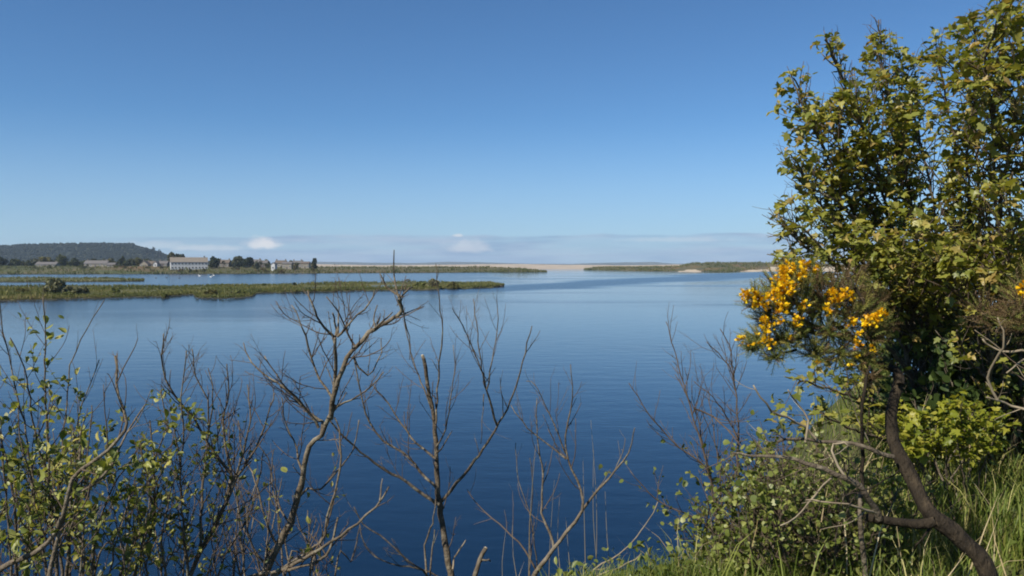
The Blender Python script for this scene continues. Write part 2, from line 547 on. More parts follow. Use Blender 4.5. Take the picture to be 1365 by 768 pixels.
# ------------------------------------------------------------------ water
def water_material():
    m, t, out = new_mat('estuary_water')
    g = N(t, 'ShaderNodeNewGeometry')
    p = N(t, 'ShaderNodeBsdfPrincipled')
    p.inputs['IOR'].default_value = 1.33
    p.inputs['Specular IOR Level'].default_value = 0.5

    def wn_(sx, sy, scale, detail, rot=0.0, rough=0.5):
        mp = N(t, 'ShaderNodeMapping')
        mp.inputs['Scale'].default_value = (sx, sy, 1)
        mp.inputs['Rotation'].default_value = (0, 0, rot)
        t.links.new(g.outputs['Position'], mp.inputs[0])
        n = N(t, 'ShaderNodeTexNoise', i_Scale=scale, i_Detail=detail, i_Roughness=rough)
        t.links.new(mp.outputs[0], n.inputs['Vector'])
        return n.outputs[0]
    # breeze: long wind lanes where the ripple is stronger
    s = N(t, 'ShaderNodeSeparateXYZ')
    t.links.new(g.outputs['Position'], s.inputs[0])
    lanes = smooth(t, wn_(0.35, 1.6, 0.016, 5, 0.15), 0.50, 0.66)
    # the cat's paw that runs out from the marsh point towards the dunes
    A, B = on_z(560, 391), on_z(1040, 364.5)
    d = (B - A).normalized()
    nrm = Vector((-d.y, d.x, 0))
    dist = math_node(t, 'ADD', math_node(t, 'MULTIPLY', s.outputs[0], nrm.x), math_node(t, 'MULTIPLY', s.outputs[1], nrm.y))
    dist = math_node(t, 'SUBTRACT', dist, A.dot(nrm))
    along = math_node(t, 'ADD', math_node(t, 'MULTIPLY', s.outputs[0], d.x), math_node(t, 'MULTIPLY', s.outputs[1], d.y))
    along = math_node(t, 'SUBTRACT', along, A.dot(d))
    wob = math_node(t, 'MULTIPLY', math_node(t, 'SUBTRACT', wn_(1, 1, 0.012, 4), 0.5), 60)
    dist = math_node(t, 'ADD', dist, wob)
    wid = smooth(t, along, -150, 480, 10, 62)
    k = math_node(t, 'DIVIDE', math_node(t, 'ABSOLUTE', dist), wid)
    paw = math_node(t, 'MULTIPLY', smooth(t, k, 0.35, 1.0, 1.0, 0.0), smooth(t, along, -160, 30))
    # ruffled water in the lee of the marsh, on the left
    lee = math_node(t, 'MULTIPLY', smooth(t, math_node(t, 'ADD', s.outputs[0], math_node(t, 'MULTIPLY', math_node(t, 'SUBTRACT', wn_(1, 1, 0.02, 4), 0.5), 60)), 8, -30), smooth(t, math_node(t, 'ADD', s.outputs[1], math_node(t, 'MULTIPLY', math_node(t, 'SUBTRACT', wn_(0.5, 2, 0.03, 5), 0.5), 90)), 70, 140))
    ruf = math_node(t, 'MAXIMUM', math_node(t, 'MULTIPLY', lanes, 0.6), math_node(t, 'MULTIPLY', paw, 1.0))
    ruf = math_node(t, 'MAXIMUM', ruf, math_node(t, 'MULTIPLY', lee, 0.7))
    w1 = wn_(0.8, 1.35, 2.6, 4, 0.25, 0.55)
    w2 = wn_(0.7, 1.4, 0.55, 3, -0.1, 0.5)
    hgt = math_node(t, 'ADD', math_node(t, 'MULTIPLY', w1, 0.050), math_node(t, 'MULTIPLY', w2, 0.14))
    b = N(t, 'ShaderNodeBump')
    b.inputs['Distance'].default_value = 1.0
    t.links.new(math_node(t, 'ADD', math_node(t, 'MULTIPLY', ruf, 0.50), 0.14), b.inputs['Strength'])
    t.links.new(hgt, b.inputs['Height'])
    t.links.new(b.outputs[0], p.inputs['Normal'])
    t.links.new(math_node(t, 'ADD', math_node(t, 'MULTIPLY', ruf, 0.16), 0.045), p.inputs['Roughness'])
    p.inputs['Base Color'].default_value = (0.0018, 0.012, 0.033, 1)
    t.links.new(p.outputs[0], out.inputs[0])
    return m


M['water'] = water_material()
mb = MB()
xs = [-9000, -1500, -300, -60, 0, 60, 300, 1500, 9000]
ys = [-500, -60, 0, 60, 200, 600, 2000, 5000, 9300]
for i in range(len(xs) - 1):
    for j in range(len(ys) - 1):
        mb.face([(xs[i], ys[j], 0), (xs[i + 1], ys[j], 0), (xs[i + 1], ys[j + 1], 0), (xs[i], ys[j + 1], 0)])
tag(mb.build('water', M['water']), 'calm blue estuary water', 'water', kind='structure')


# ------------------------------------------------------------------ the bank one stands on
LIPBUMP = 0.11
LIP = [(-30, 2.4), (-1.5, 2.6), (-0.6, 3.2), (-0.2, 4.0), (0.25, 4.15), (0.9, 4.3), (1.6, 4.7), (2.3, 5.9), (3.2, 8.6), (5, 11.5), (9, 13), (30, 14)]


def bank_z(x, y):
    lip = interp(x, LIP) + 0.35 * nz(x, y, 0.5, 2.0, 3)
    d = y - lip
    top = 5.30 + 0.08 * nz(x, y, 0.7, 5.0, 3) - 0.10 * sstep(x, 1.5, -1.0) + 0.20 * sstep(x, 1.6, 4.0) + LIPBUMP * sstep(x, -0.6, -0.15) * sstep(x, 2.3, 1.3) * sstep(y, 2.5, 3.6)
    fall = math.log1p(math.exp(min(30, 4 * d))) / 4
    return max(-1.2, top - 0.85 * fall)


mb = MB()
gx = [-200, -120, -70, -40, -25] + [x * 0.25 for x in range(-64, 81)] + [25, 40, 70, 120, 200]
gy = [-150, -90, -50, -25, -14] + [y * 0.25 for y in range(-32, 93)] + [26, 32]
idx = {}
for j, y in enumerate(gy):
    for i, x in enumerate(gx):
        idx[i, j] = len(mb.v)
        mb.v.append((x, y, bank_z(x, y)))
        mb.t.append(0.5)
for j in range(len(gy) - 1):
    for i in range(len(gx) - 1):
        mb.f.append((idx[i, j], idx[i + 1, j], idx[i + 1, j + 1], idx[i, j + 1]))
        mb.m.append(0)
tag(mb.build('ground', M['soil'], smoothed=True), 'steep grassy bank above the water', 'bank', kind='structure')


# ------------------------------------------------------------------ lands across the water
def land(name, cols, mats, height, nu, nv, label, seed, rough_edge=0.0, matf=None, smoothed=True, hscale=0.03, hn=0.35):
    """land between a front and a back shoreline, both given as photo rows on the water; height(u, t) in metres"""
    b = MB()
    u0, u1 = cols[0][0], cols[-1][0]
    ids = {}
    fr = [(c[0], c[1]) for c in cols]
    bk = [(c[0], c[2]) for c in cols]
    for i in range(nu + 1):
        u = lerp(u0, u1, i / nu)
        yf = interp(u, fr) + rough_edge * nz(u, 0, 0.06, seed, 5)
        Yf = F * HC / (yf - 352.5)
        vb = interp(u, bk)
        Yb = F * HC / (vb - 352.5) if 365 < vb < 450 else Yf + vb
        for j in range(nv + 1):
            t = (j / nv) ** 1.3
            Y = lerp(Yf, Yb, t)
            X = (u - 682.5) / F * Y
            z = height(u, t)
            if z > 0.1:
                z += hn * nz(X, Y, hscale, seed, 5) * min(1, z)
            if j == 0:
                z = -0.4
            ids[i, j] = len(b.v)
            b.v.append((X, Y, z))
            b.t.append(0.5)
    for i in range(nu):
        for j in range(nv):
            b.f.append((ids[i, j], ids[i + 1, j], ids[i + 1, j + 1], ids[i, j + 1]))
            b.m.append(matf(lerp(u0, u1, (i + .5) / nu), (j + .5) / nv) if matf else 0)
    o = b.build(name, mats, smoothed=smoothed)
    tag(o, label, name.replace('_', ' '), kind='structure')
    return b, o


def end_taper(u, a, b, c, d):
    return sstep(u, a, b) * sstep(u, d, c)


NEAR = [(-260, 408, 386), (0, 402, 383.5), (60, 401, 382.5), (120, 399, 382), (160, 398.5, 382.5), (180, 397, 382.5), (214, 397, 383), (219, 399, 383), (226, 396, 383), (257, 393.5, 382.5), (262, 398.5, 382), (300, 399.5, 381.5), (335, 397, 381),
        (342, 391.5, 380.5), (420, 390, 379), (480, 388.5, 377.5), (545, 387.5, 377), (590, 386, 377), (640, 384.5, 379.5), (672, 382.3, 381.8)]
near_b, near_o = land('marsh_spit', NEAR, [M['marsh'], M['mud_shade']], lambda u, t: 0.10 + 0.42 * math.sin(math.pi * min(1, t * 1.02)) ** 0.6 if 0 < t < 1 else -0.3, 220, 12, 'low green marsh spit', 1.3, 1.1,
                      matf=lambda u, t: 1 if t < 0.07 else 0, hn=0.28)  # dark front strip painted as the shadow line at the water
SECOND = [(-260, 379, 371.5), (0, 377, 370.5), (60, 377, 370.5), (120, 376.5, 371), (160, 376, 372), (192, 375, 374)]
land('marsh_strip', SECOND, [M['marsh'], M['mud_shade']], lambda u, t: 0.15 + 0.5 * math.sin(math.pi * t) ** 0.6 if 0 < t < 1 else -0.3, 90, 8, 'narrow green strip of marsh behind the spit', 4.1, 0.3, matf=lambda u, t: 1 if t < 0.1 else 0, hn=0.15)
FAR = [(-420, 367, 260), (0, 366.2, 260), (250, 365.6, 260), (430, 364.6, 260), (560, 364, 240), (660, 363.4, 150), (715, 363, 50), (729, 362.8, 10)]


def far_h(u, t):
    if t <= 0 or t >= 1:
        return 0.0
    e = sstep(u, 729, 640)
    return (0.35 + (4.6 - 0.9 * sstep(u, 330, 480)) * sstep(t, 0.02, 0.42)) * (0.35 + 0.65 * e) * (1 - 0.5 * sstep(t, 0.8, 1.0))


land('far_shore', FAR, [M['far_marsh'], M['mud_shade']], far_h, 260, 22, 'far shore of marsh and rough grass', 6.2, 0.15, matf=lambda u, t: 1 if t < 0.03 else 0, hscale=0.02, hn=0.9)
BEACH = [(380, 359.2, 500), (560, 358.9, 520), (740, 358.8, 520), (790, 359.0, 500), (1000, 359.5, 490), (1200, 360, 480), (1700, 361, 470)]
land('shingle_beach', BEACH, [M['shingle']], lambda u, t: (6.3 + 0.8 * math.sin(u * 0.021)) * sstep(t, 0.0, 0.5) * (1 - 0.6 * sstep(t, 0.75, 1)), 150, 10, 'pale shingle ridge along the horizon', 3.3, 0.06, hscale=0.01, hn=0.8)
DUNE = [(778, 359.9, 20), (800, 360.2, 160), (860, 361.4, 200), (900, 362.2, 220), (960, 362.6, 240), (1045, 361.9, 240), (1200, 362.6, 240), (1700, 364, 240)]


def dune_h(u, t):
    if t <= 0 or t >= 1:
        return 0.0
    h = interp(u, [(778, 0.6), (800, 3.0), (880, 3.4), (905, 4.6), (922, 7.6), (950, 8.3), (1010, 8.4), (1050, 7.6), (1200, 7), (1700, 6)])
    r = sstep(t, 0.03, 0.6)
    if 896 < u < 940 or u > 985:
        r = 0.55 * sstep(t, 0.0, 0.12) * 0.25 + 0.86 * sstep(t, 0.2, 0.65)
    return 0.3 + h * r * (1 - 0.5 * sstep(t, 0.85, 1.0))


land('dunes', DUNE, [M['dune'], M['sand']], dune_h, 300, 18, 'low dunes with scrub and a pale sandy foot', 8.8, 0.10, hscale=0.03, hn=0.8,
     matf=lambda u, t: 1 if ((903 + 30 * t < u < 935 - 20 * t and t < 0.4) or (u > 985 + 90 * t and t < 0.52)) else 0)

# the wooded hill on the left and the far coast
HILL = [(-500, 338), (-300, 332), (-100, 330), (0, 329), (35, 327), (100, 325.8), (130, 324.6), (175, 325), (186, 328), (198, 331.5), (212, 336), (226, 341), (250, 345.5), (290, 348.5), (340, 351), (380, 352.2)]


def hill_xyz(u, t):
    Y = 1900 + 900 * t
    ridge = (352.5 - interp(u, HILL)) / F * 2300 + HC
    z = ridge * (sstep(t, -0.1, 0.44) if t < 0.44 else 1 - 0.35 * sstep(t, 0.44, 1.0))
    X = (u - 682.5) / F * Y
    return X, Y, max(-0.5, z - 2.5 + 2.5 * nz(X, Y, 0.006, 1.1, 4))


mb = MB()
ids = {}
for i in range(121):
    for j in range(25):
        ids[i, j] = len(mb.v)
        mb.v.append(hill_xyz(lerp(-500, 390, i / 120), j / 24))
        mb.t.append(.5)
for i in range(120):
    for j in range(24):
        mb.f.append((ids[i, j], ids[i + 1, j], ids[i + 1, j + 1], ids[i, j + 1]))
        mb.m.append(0)
tag(mb.build('hill', M['hill'], smoothed=True), 'long dark wooded hill', 'hill', kind='structure')

random.seed(11)
rng = np.random.default_rng(7)
CONE = [(0, 0, 1.0)] + [(math.cos(a * math.pi / 3), math.sin(a * math.pi / 3), 0.30) for a in range(6)] + [(0.7 * math.cos(a * math.pi / 3 + .5), 0.7 * math.sin(a * math.pi / 3 + .5), 0.72) for a in range(6)] + [(0.8 * math.cos(a * math.pi / 3), 0.8 * math.sin(a * math.pi / 3), -0.2) for a in range(6)]
CONE_F = []
for a in range(6):
    b = (a + 1) % 6
    CONE_F += [(0, 7 + a, 7 + b), (7 + a, 1 + a, 1 + b), (7 + a, 1 + b, 7 + b), (1 + a, 13 + a, 13 + b), (1 + a, 13 + b, 1 + b)]
P = []
S = []
for k in range(9500):
    u = random.uniform(-420, 330)
    t = random.random() ** 1.5 * 0.62
    x, y, z = hill_xyz(u, t)
    if z < 3:
        continue
    P.append((x, y, z - 1))
    s = random.uniform(2.6, 6.4)
    S.append((s * random.uniform(.75, 1.2), s * random.uniform(.75, 1.2), random.uniform(3.0, 8.5) * (0.6 if u > 180 else 1)))
P = np.array(P)
n = len(P)
an = rng.uniform(0, 6.28, n)
X = np.stack([np.cos(an), np.sin(an), 0 * an], 1)
Yv = np.stack([-np.sin(an), np.cos(an), 0 * an], 1)
Z = np.tile([0, 0, 1.0], (n, 1))
tag(scatter_mesh('hill_wood', M['hill_tree'], CONE, CONE_F, P, X, Yv, Z, np.array(S), rng.random(n), smoothed=True), 'dark wood covering the hill', 'wood', kind='stuff')

mb = MB()
FARC = [(340, 352), (430, 349.0), (500, 350.2), (560, 350.5), (600, 349.0), (640, 349.6), (700, 351.6), (760, 351.8), (790, 350.6), (870, 349.2), (900, 351.5), (960, 351.2), (1010, 350.4), (1060, 348.6), (1200, 349), (1400, 351), (1700, 350)]
ids = {}
for i in range(201):
    u = lerp(340, 1700, i / 200)
    r = (352.5 - interp(u, FARC) + 0.3 * nz(u, 0, 0.05, 2, 4)) / F * 7600 + HC
    for j, (yy, k) in enumerate(((6900, -0.05), (7200, 0.6), (7600, 1.0), (8300, 0.8), (8900, 0.2))):
        ids[i, j] = len(mb.v)
        mb.v.append(((u - 682.5) / F * yy, yy, r * k))
        mb.t.append(.5)
for i in range(200):
    for j in range(4):
        mb.f.append((ids[i, j], ids[i + 1, j], ids[i + 1, j + 1], ids[i, j + 1]))
        mb.m.append(0)
tag(mb.build('far_hills', M['far_hill'], smoothed=True), 'far blue coast across the firth', 'hills', kind='structure')

# ------------------------------------------------------------------ marsh growth (nobody could count it)
TUFT, TUFT_F = [], []
for a in range(5):
    an = a * 1.2566 + 0.3
    c, s = math.cos(an), math.sin(an)
    b = len(TUFT)
    TUFT += [(-0.22 * s + 0.1 * c, 0.22 * c + 0.1 * s, 0), (0.22 * s + 0.1 * c, -0.22 * c + 0.1 * s, 0), (0.42 * c, 0.42 * s, 0.75 + 0.25 * math.sin(a * 2.1))]
    TUFT_F.append((b, b + 1, b + 2))


def tufts(name, cols, count, hmin, hmax, label, seed, zf, mat, tlo=0.0, thi=1.0, keep=None):
    rr = random.Random(seed)
    P, S, T = [], [], []
    fr = [(c[0], c[1]) for c in cols]
    bk = [(c[0], c[2]) for c in cols]
    while len(P) < count:
        u = rr.uniform(max(-40, cols[0][0]), min(cols[-1][0], 1100))
        t = rr.random() ** 1.15
        Yf = F * HC / (interp(u, fr) - 352.5)
        vb = interp(u, bk)
        Yb = F * HC / (vb - 352.5) if 365 < vb < 450 else Yf + vb
        if keep and not keep(u, t, rr):
            continue
        Y = lerp(Yf, Yb, -0.006 + 0.975 * t)
        X = (u - 682.5) / F * Y
        P.append((X, Y, zf(u, t)))
        h = rr.uniform(hmin, hmax) * (0.65 + 0.7 * max(0, 0.5 + nz(X, Y, 0.05, seed, 4)))
        w = h * rr.uniform(0.5, 1.1)
        S.append((w, w, h))
        T.append(min(1, max(0, 0.45 + 0.5 * nz(X, Y, 0.035, seed + 3, 4) + rr.uniform(-0.25, 0.25))) * (thi - tlo) + tlo)
    n = len(P)
    an = np.random.default_rng(seed).uniform(0, 6.28, n)
    X = np.stack([np.cos(an), np.sin(an), 0 * an], 1)
    Yv = np.stack([-np.sin(an), np.cos(an), 0 * an], 1)
    o = scatter_mesh(name, mat, TUFT, TUFT_F, P, X, Yv, np.tile([0, 0, 1.0], (n, 1)), np.array(S), T)
    tag(o, label, 'marsh grass', kind='stuff')


def near_keep(u, t, rr):
    # shallow pools inside the spit stay bare
    if 492 < u < 546 and 0.30 < t < 0.62:
        return False
    if 398 < u < 432 and 0.42 < t < 0.58:
        return rr.random() < 0.25
    return True


tufts('marsh_grass', NEAR, 16000, 0.18, 0.85, 'rough marsh grass on the near spit', 5, lambda u, t: 0.35, M['marsh_grass'], keep=near_keep)
tufts('strip_grass', SECOND, 1800, 0.4, 0.9, 'marsh grass on the narrow strip behind the spit', 6, lambda u, t: 0.35, M['marsh_grass'], 0.0, 0.8)
tufts('far_grass', FAR, 7000, 0.6, 1.9, 'rough grass and low gorse along the far shore', 7, lambda u, t: far_h(u, 0.02 + .95 * t) - 0.2, M['marsh_grass'], 0.0, 0.7)
tufts('dune_scrub', DUNE, 3600, 0.7, 2.2, 'low scrub on the dunes', 8, lambda u, t: dune_h(u, 0.02 + .95 * t) - 0.2, M['marsh_grass'], 0.0, 0.9,
      keep=lambda u, t, rr: not ((900 < u < 938 and t < 0.45) or (u > 980 + 90 * t and t < 0.55)))
# open pools in the near spit, lying on the turf
for (u0, u1, r0, r1, lab) in ((490, 548, 380.2, 383.0, 'long pool of open water in the marsh spit'), (400, 432, 383.2, 385.0, 'small bright pool in the marsh spit')):
    mb = MB()
    pts = []
    for k in range(24):
        a = k / 24 * 6.2832
        uu = (u0 + u1) / 2 + (u1 - u0) / 2 * math.cos(a) * (1 + 0.12 * math.sin(3 * a))
        vv = (r0 + r1) / 2 + (r1 - r0) / 2 * math.sin(a) * (1 + 0.15 * math.cos(2 * a + 1))
        pts.append(on_z(uu, vv, 0.62))
    mb.face(list(reversed(pts)))
    tag(mb.build('pool', M['water'], loc=pts[0]), lab, 'pool', kind='structure')

# ------------------------------------------------------------------ far trees and bushes, each a thing
LEAFQ = [(-0.5, -0.4, 0), (0.5, -0.4, 0.1), (0.55, 0.35, -0.1), (0, 0.6, 0.1), (-0.5, 0.3, 0)]
LEAFQ_F = [(0, 1, 2, 3, 4)]


def crown_mesh(name, mat, root, lobes, leaf, count, seed, flat=1.0):
    rg = np.random.default_rng(seed)
    w = np.array([l[3] ** 2 for l in lobes])
    w = w / w.sum()
    pick = rg.choice(len(lobes), count, p=w)
    c = np.array([l[:3] for l in lobes])[pick]
    r = np.array([l[3] for l in lobes])[pick]
    d = unit(rg.normal(size=(count, 3)))
    rad = r * (0.55 + 0.55 * rg.random(count) ** 0.6)
    pos = c + d * rad[:, None] * np.array([1, 1, flat])
    nrm = unit(d + 0.6 * rg.normal(size=(count, 3)))
    ax = unit(rg.normal(size=(count, 3)))
    X, Yv, Z = frames(ax, nrm)
    lt = np.array([rg.random() for _ in lobes])[pick]
    return scatter_mesh(name, mat, LEAFQ, LEAFQ_F, pos, X, Yv, Z, leaf * (0.6 + 0.8 * rg.random(count)), np.clip(0.55 * lt + 0.45 * rg.random(count), 0, 1), root)


def far_tree(name, px, Y, zb, h, w, mat, label, cat='tree', seed=0, trunk=0.22, lobes_n=7, count=420, group=None, shape='round'):
    x = (px - 682.5) / F * Y
    root = empty(name, (x, Y, zb), label, cat, group)
    rr = random.Random(seed * 7 + int(px))
    mb = MB()
    th = h * trunk
    mb.tube([Vector((x, Y, zb - 0.3)), Vector((x + 0.02 * h, Y, zb + th)), Vector((x - 0.01 * h, Y, zb + h * 0.75))], [0.035 * h + .05, 0.026 * h + .04, 0.006 * h + .02], 6)
    for k in range(3):
        a = rr.uniform(0, 6.28)
        mb.tube([Vector((x, Y, zb + th)), Vector((x + math.cos(a) * w * 0.2, Y + math.sin(a) * w * .2, zb + h * 0.5)), Vector((x + math.cos(a) * w * 0.36, Y + math.sin(a) * w * .36, zb + h * 0.7))], [0.018 * h + .03, 0.012 * h + .02, 0.004 * h + .01], 5)
    mb.build('trunk', M['twig'], root)
    L = []
    for k in range(lobes_n):
        if shape == 'cone':
            f = k / max(1, lobes_n - 1)
            z = zb + th * 0.6 + (h - th * 0.6) * f * 0.9
            r = max(0.12 * w, 0.5 * w * (1 - f * 0.85))
            L.append((x + rr.uniform(-.1, .1) * w, Y + rr.uniform(-.1, .1) * w, z, r * 0.8))
        else:
            a = rr.uniform(0, 6.28)
            q = math.sqrt(rr.random()) * 0.33 * w
            r = rr.uniform(0.17, 0.30) * min(w, h)
            z = rr.uniform(zb + th * 0.5 + r * 0.7, zb + h - r * 1.05)
            k2 = 1 - 0.55 * ((z - zb) / h) ** 2
            L.append((x + math.cos(a) * q * k2, Y + math.sin(a) * q * k2, z, r))
    crown_mesh('crown', mat, root, L, 0.11 * min(w, h) + 0.12, count, seed + int(px))
    return root


def shore_z(u, Y):
    Yf = F * HC / (interp(u, [(c[0], c[1]) for c in FAR]) - 352.5)
    t = (max(0.0, (Y - Yf)) / interp(u, [(c[0], c[2]) for c in FAR])) ** 1.0
    return far_h(u, min(0.98, max(0.02, t)))


TREES = [
    # px, depth, top row, width px, material, shape, label
    (4, 700, 342, 15, 'tree_dark', 'round', 'dark round tree at the left edge below the wooded hill'),
    (20, 700, 345, 17, 'tree_mid', 'round', 'mid green tree beside the dark tree at the left edge'),
    (38, 705, 346, 16, 'tree_mid', 'round', 'low green tree just left of the long grey-roofed house'),
    (62, 740, 341, 22, 'tree_olive', 'round', 'broad olive tree standing behind the long grey-roofed house'),
    (84, 740, 339, 17, 'tree_mid', 'round', 'tallest mid green tree right of the olive tree'),
    (100, 735, 343, 15, 'tree_dark', 'round', 'dark tree between the two grey-roofed houses'),
    (112, 735, 346, 12, 'tree_mid', 'round', 'small green tree at the left gable of the second grey-roofed house'),
    (148, 745, 344, 14, 'tree_olive', 'round', 'olive tree rising behind the second grey-roofed house'),
    (163, 690, 341, 12, 'tree_dark', 'cone', 'narrow dark conifer, left of a close pair'),
    (173, 690, 344, 15, 'tree_dark', 'round', 'broad dark tree at the foot of the narrow conifer'),
    (185, 720, 344, 14, 'tree_olive', 'round', 'olive tree left of the brown-roofed gabled house'),
    (229, 690, 336, 12, 'tree_grey', 'round', 'tall grey-green tree at the left end of the long white building'),
    (238, 735, 335, 24, 'tree_dark', 'round', 'dark spreading tree behind the left end of the long white building'),
    (285, 670, 341.5, 19, 'tree_dark', 'round', 'dark domed tree at the right end of the long white building'),
    (317, 690, 341, 17, 'tree_grey', 'round', 'grey-green tree in the middle of the village'),
    (330, 700, 342, 19, 'tree_dark', 'round', 'dark broad tree right beside the grey-green village tree'),
    (341, 690, 350, 12, 'tree_olive', 'round', 'low olive shrub in front of the village roofs'),
    (356, 720, 346, 10, 'tree_mid', 'round', 'green tree behind the small white gable'),
    (389, 720, 347, 9, 'tree_mid', 'round', 'green tree among the last village roofs'),
    (419, 680, 343.5, 10, 'tree_dark', 'round', 'lone dark tree at the right end of the village'),
]
for k, (px, Y, ty, wpx, mt, shp, lab) in enumerate(TREES):
    zb = shore_z(px, Y) - 0.2
    h = (352.5 - ty) / F * Y + HC - zb
    far_tree('conifer_tree' if shp == 'cone' else 'village_tree', px, Y, zb, h, wpx / F * Y, M[mt], lab, seed=k * 13 + 5, group='trees around the far village', shape=shp, trunk=0.12, lobes_n=9 if shp == 'cone' else 8, count=520)
rt = random.Random(90)
for k in range(34):
    px = rt.uniform(-8, 226)
    if rt.random() < 0.12:
        continue
    Y = rt.uniform(705, 770)
    zb = shore_z(px, Y) - 0.2
    h = (352.5 - rt.uniform(341.5, 349)) / F * Y + HC - zb
    far_tree('row_tree', px, Y, zb, h, rt.uniform(10, 19) / F * Y, M[rt.choice(['tree_mid', 'tree_mid', 'tree_olive', 'tree_dark', 'tree_grey'])], 'bushy tree in the long mixed row below the wooded hill', seed=k * 3 + 900, group='trees in the row below the wooded hill', trunk=0.1, lobes_n=7, count=330)
for k in range(20):
    px = rt.uniform(290, 428)
    Y = rt.uniform(655, 735)
    zb = shore_z(px, Y) - 0.2
    h = (352.5 - rt.uniform(347.5, 351.5)) / F * Y + HC - zb
    far_tree('garden_tree', px, Y, zb, max(2, h), rt.uniform(5, 13) / F * Y, M[rt.choice(['tree_mid', 'tree_grey', 'tree_dark', 'tree_olive'])], 'small bushy garden tree among the village houses', seed=k * 3 + 1300, group='garden trees of the village', trunk=0.1, lobes_n=6, count=200)
for k in range(42):
    px = rt.uniform(-5, 430)
    Y = rt.uniform(625, 668)
    if 236 < px < 272 and Y > 630:
        Y = rt.uniform(612, 626)
    zb = shore_z(px, Y) - 0.2
    h = rt.uniform(1.6, 3.6)
    far_tree('shore_shrub', px, Y, zb, h, h * rt.uniform(1.5, 3.2), M[rt.choice(['tree_mid', 'tree_grey', 'rust_far', 'tree_olive', 'tree_olive'])], 'low rounded shrub in the rough ground in front of the far village', cat='shrub', seed=k * 3 + 1700, group='shrubs in the rough ground before the village', trunk=0.1, lobes_n=6, count=150)
for k, (px, Y, ty, wpx, lab) in enumerate(((196, 2100, 328.5, 8, 'lone tree on the shoulder of the wooded hill, left of two'), (205, 2100, 329.5, 9, 'rounded tree at the hill end, between two others'), (213, 2100, 332, 6, 'small outermost tree at the end of the wooded hill'))):
    zb = hill_xyz(px, 0.22)[2]
    h = (352.5 - ty) / F * Y + HC - zb
    far_tree('hill_tree', px, Y, zb, h, wpx / F * Y, M['hill_tree'], lab, seed=k + 60, group='trees on the end of the wooded hill', lobes_n=6, count=260, trunk=0.3)

# bushes on the marsh
BUSH = [
    (76, 186, 371, 30, 'bush_grey', 'tall grey-green willow bush on the marsh spit at the left', 900),
    (100, 182, 379, 40, 'bush_grey', 'wide low willow bush right beside the tall grey-green one', 1100),
    (90, 172, 389, 24, 'bush_green', 'small rounded green bush at the water edge below the tall willow bush', 600),
    (28, 188, 384, 26, 'tree_olive', 'yellow-green bush near the left edge of the marsh spit', 600),
    (219, 171, 390, 11, 'bush_green', 'little bush standing out on the water edge of the spit', 350),
    (282, 178, 386, 34, 'tree_olive', 'left half of the rounded green reed clump on the spit', 900),
    (318, 180, 387, 36, 'bush_green', 'right half of the rounded green reed clump on the spit', 900),
    (300, 255, 378, 22, 'bush_green', 'low bush on the back edge of the spit behind the reed clump', 400),
    (352, 250, 377.5, 10, 'bush_green', 'small bush on the back edge of the spit', 260),
    (392, 252, 376, 5, 'tree_dark', 'tiny dark bush on the back edge of the spit', 160),
    (578, 235, 371, 20, 'bush_grey', 'grey bush with bare twigs near the tip of the spit', 800),
    (560, 236, 375, 20, 'bush_green', 'green bush at the left foot of the grey bush', 500),
    (606, 236, 375, 24, 'tree_olive', 'green bush at the right foot of the grey bush', 600),
    (155, 190, 384, 26, 'bush_green', 'low dark green bush in the middle of the left marsh', 500),
]
for k, (px, Y, ty, wpx, mt, lab, cnt) in enumerate(BUSH):
    zb = 0.1
    h = (352.5 - ty) / F * Y + HC - zb
    far_tree('marsh_bush', px, Y, zb, max(0.8, h), wpx / F * Y, M[mt], lab, cat='bush', seed=k * 5 + 103, group='bushes on the marsh spit', trunk=0.05, lobes_n=16, count=int(cnt * 1.5))

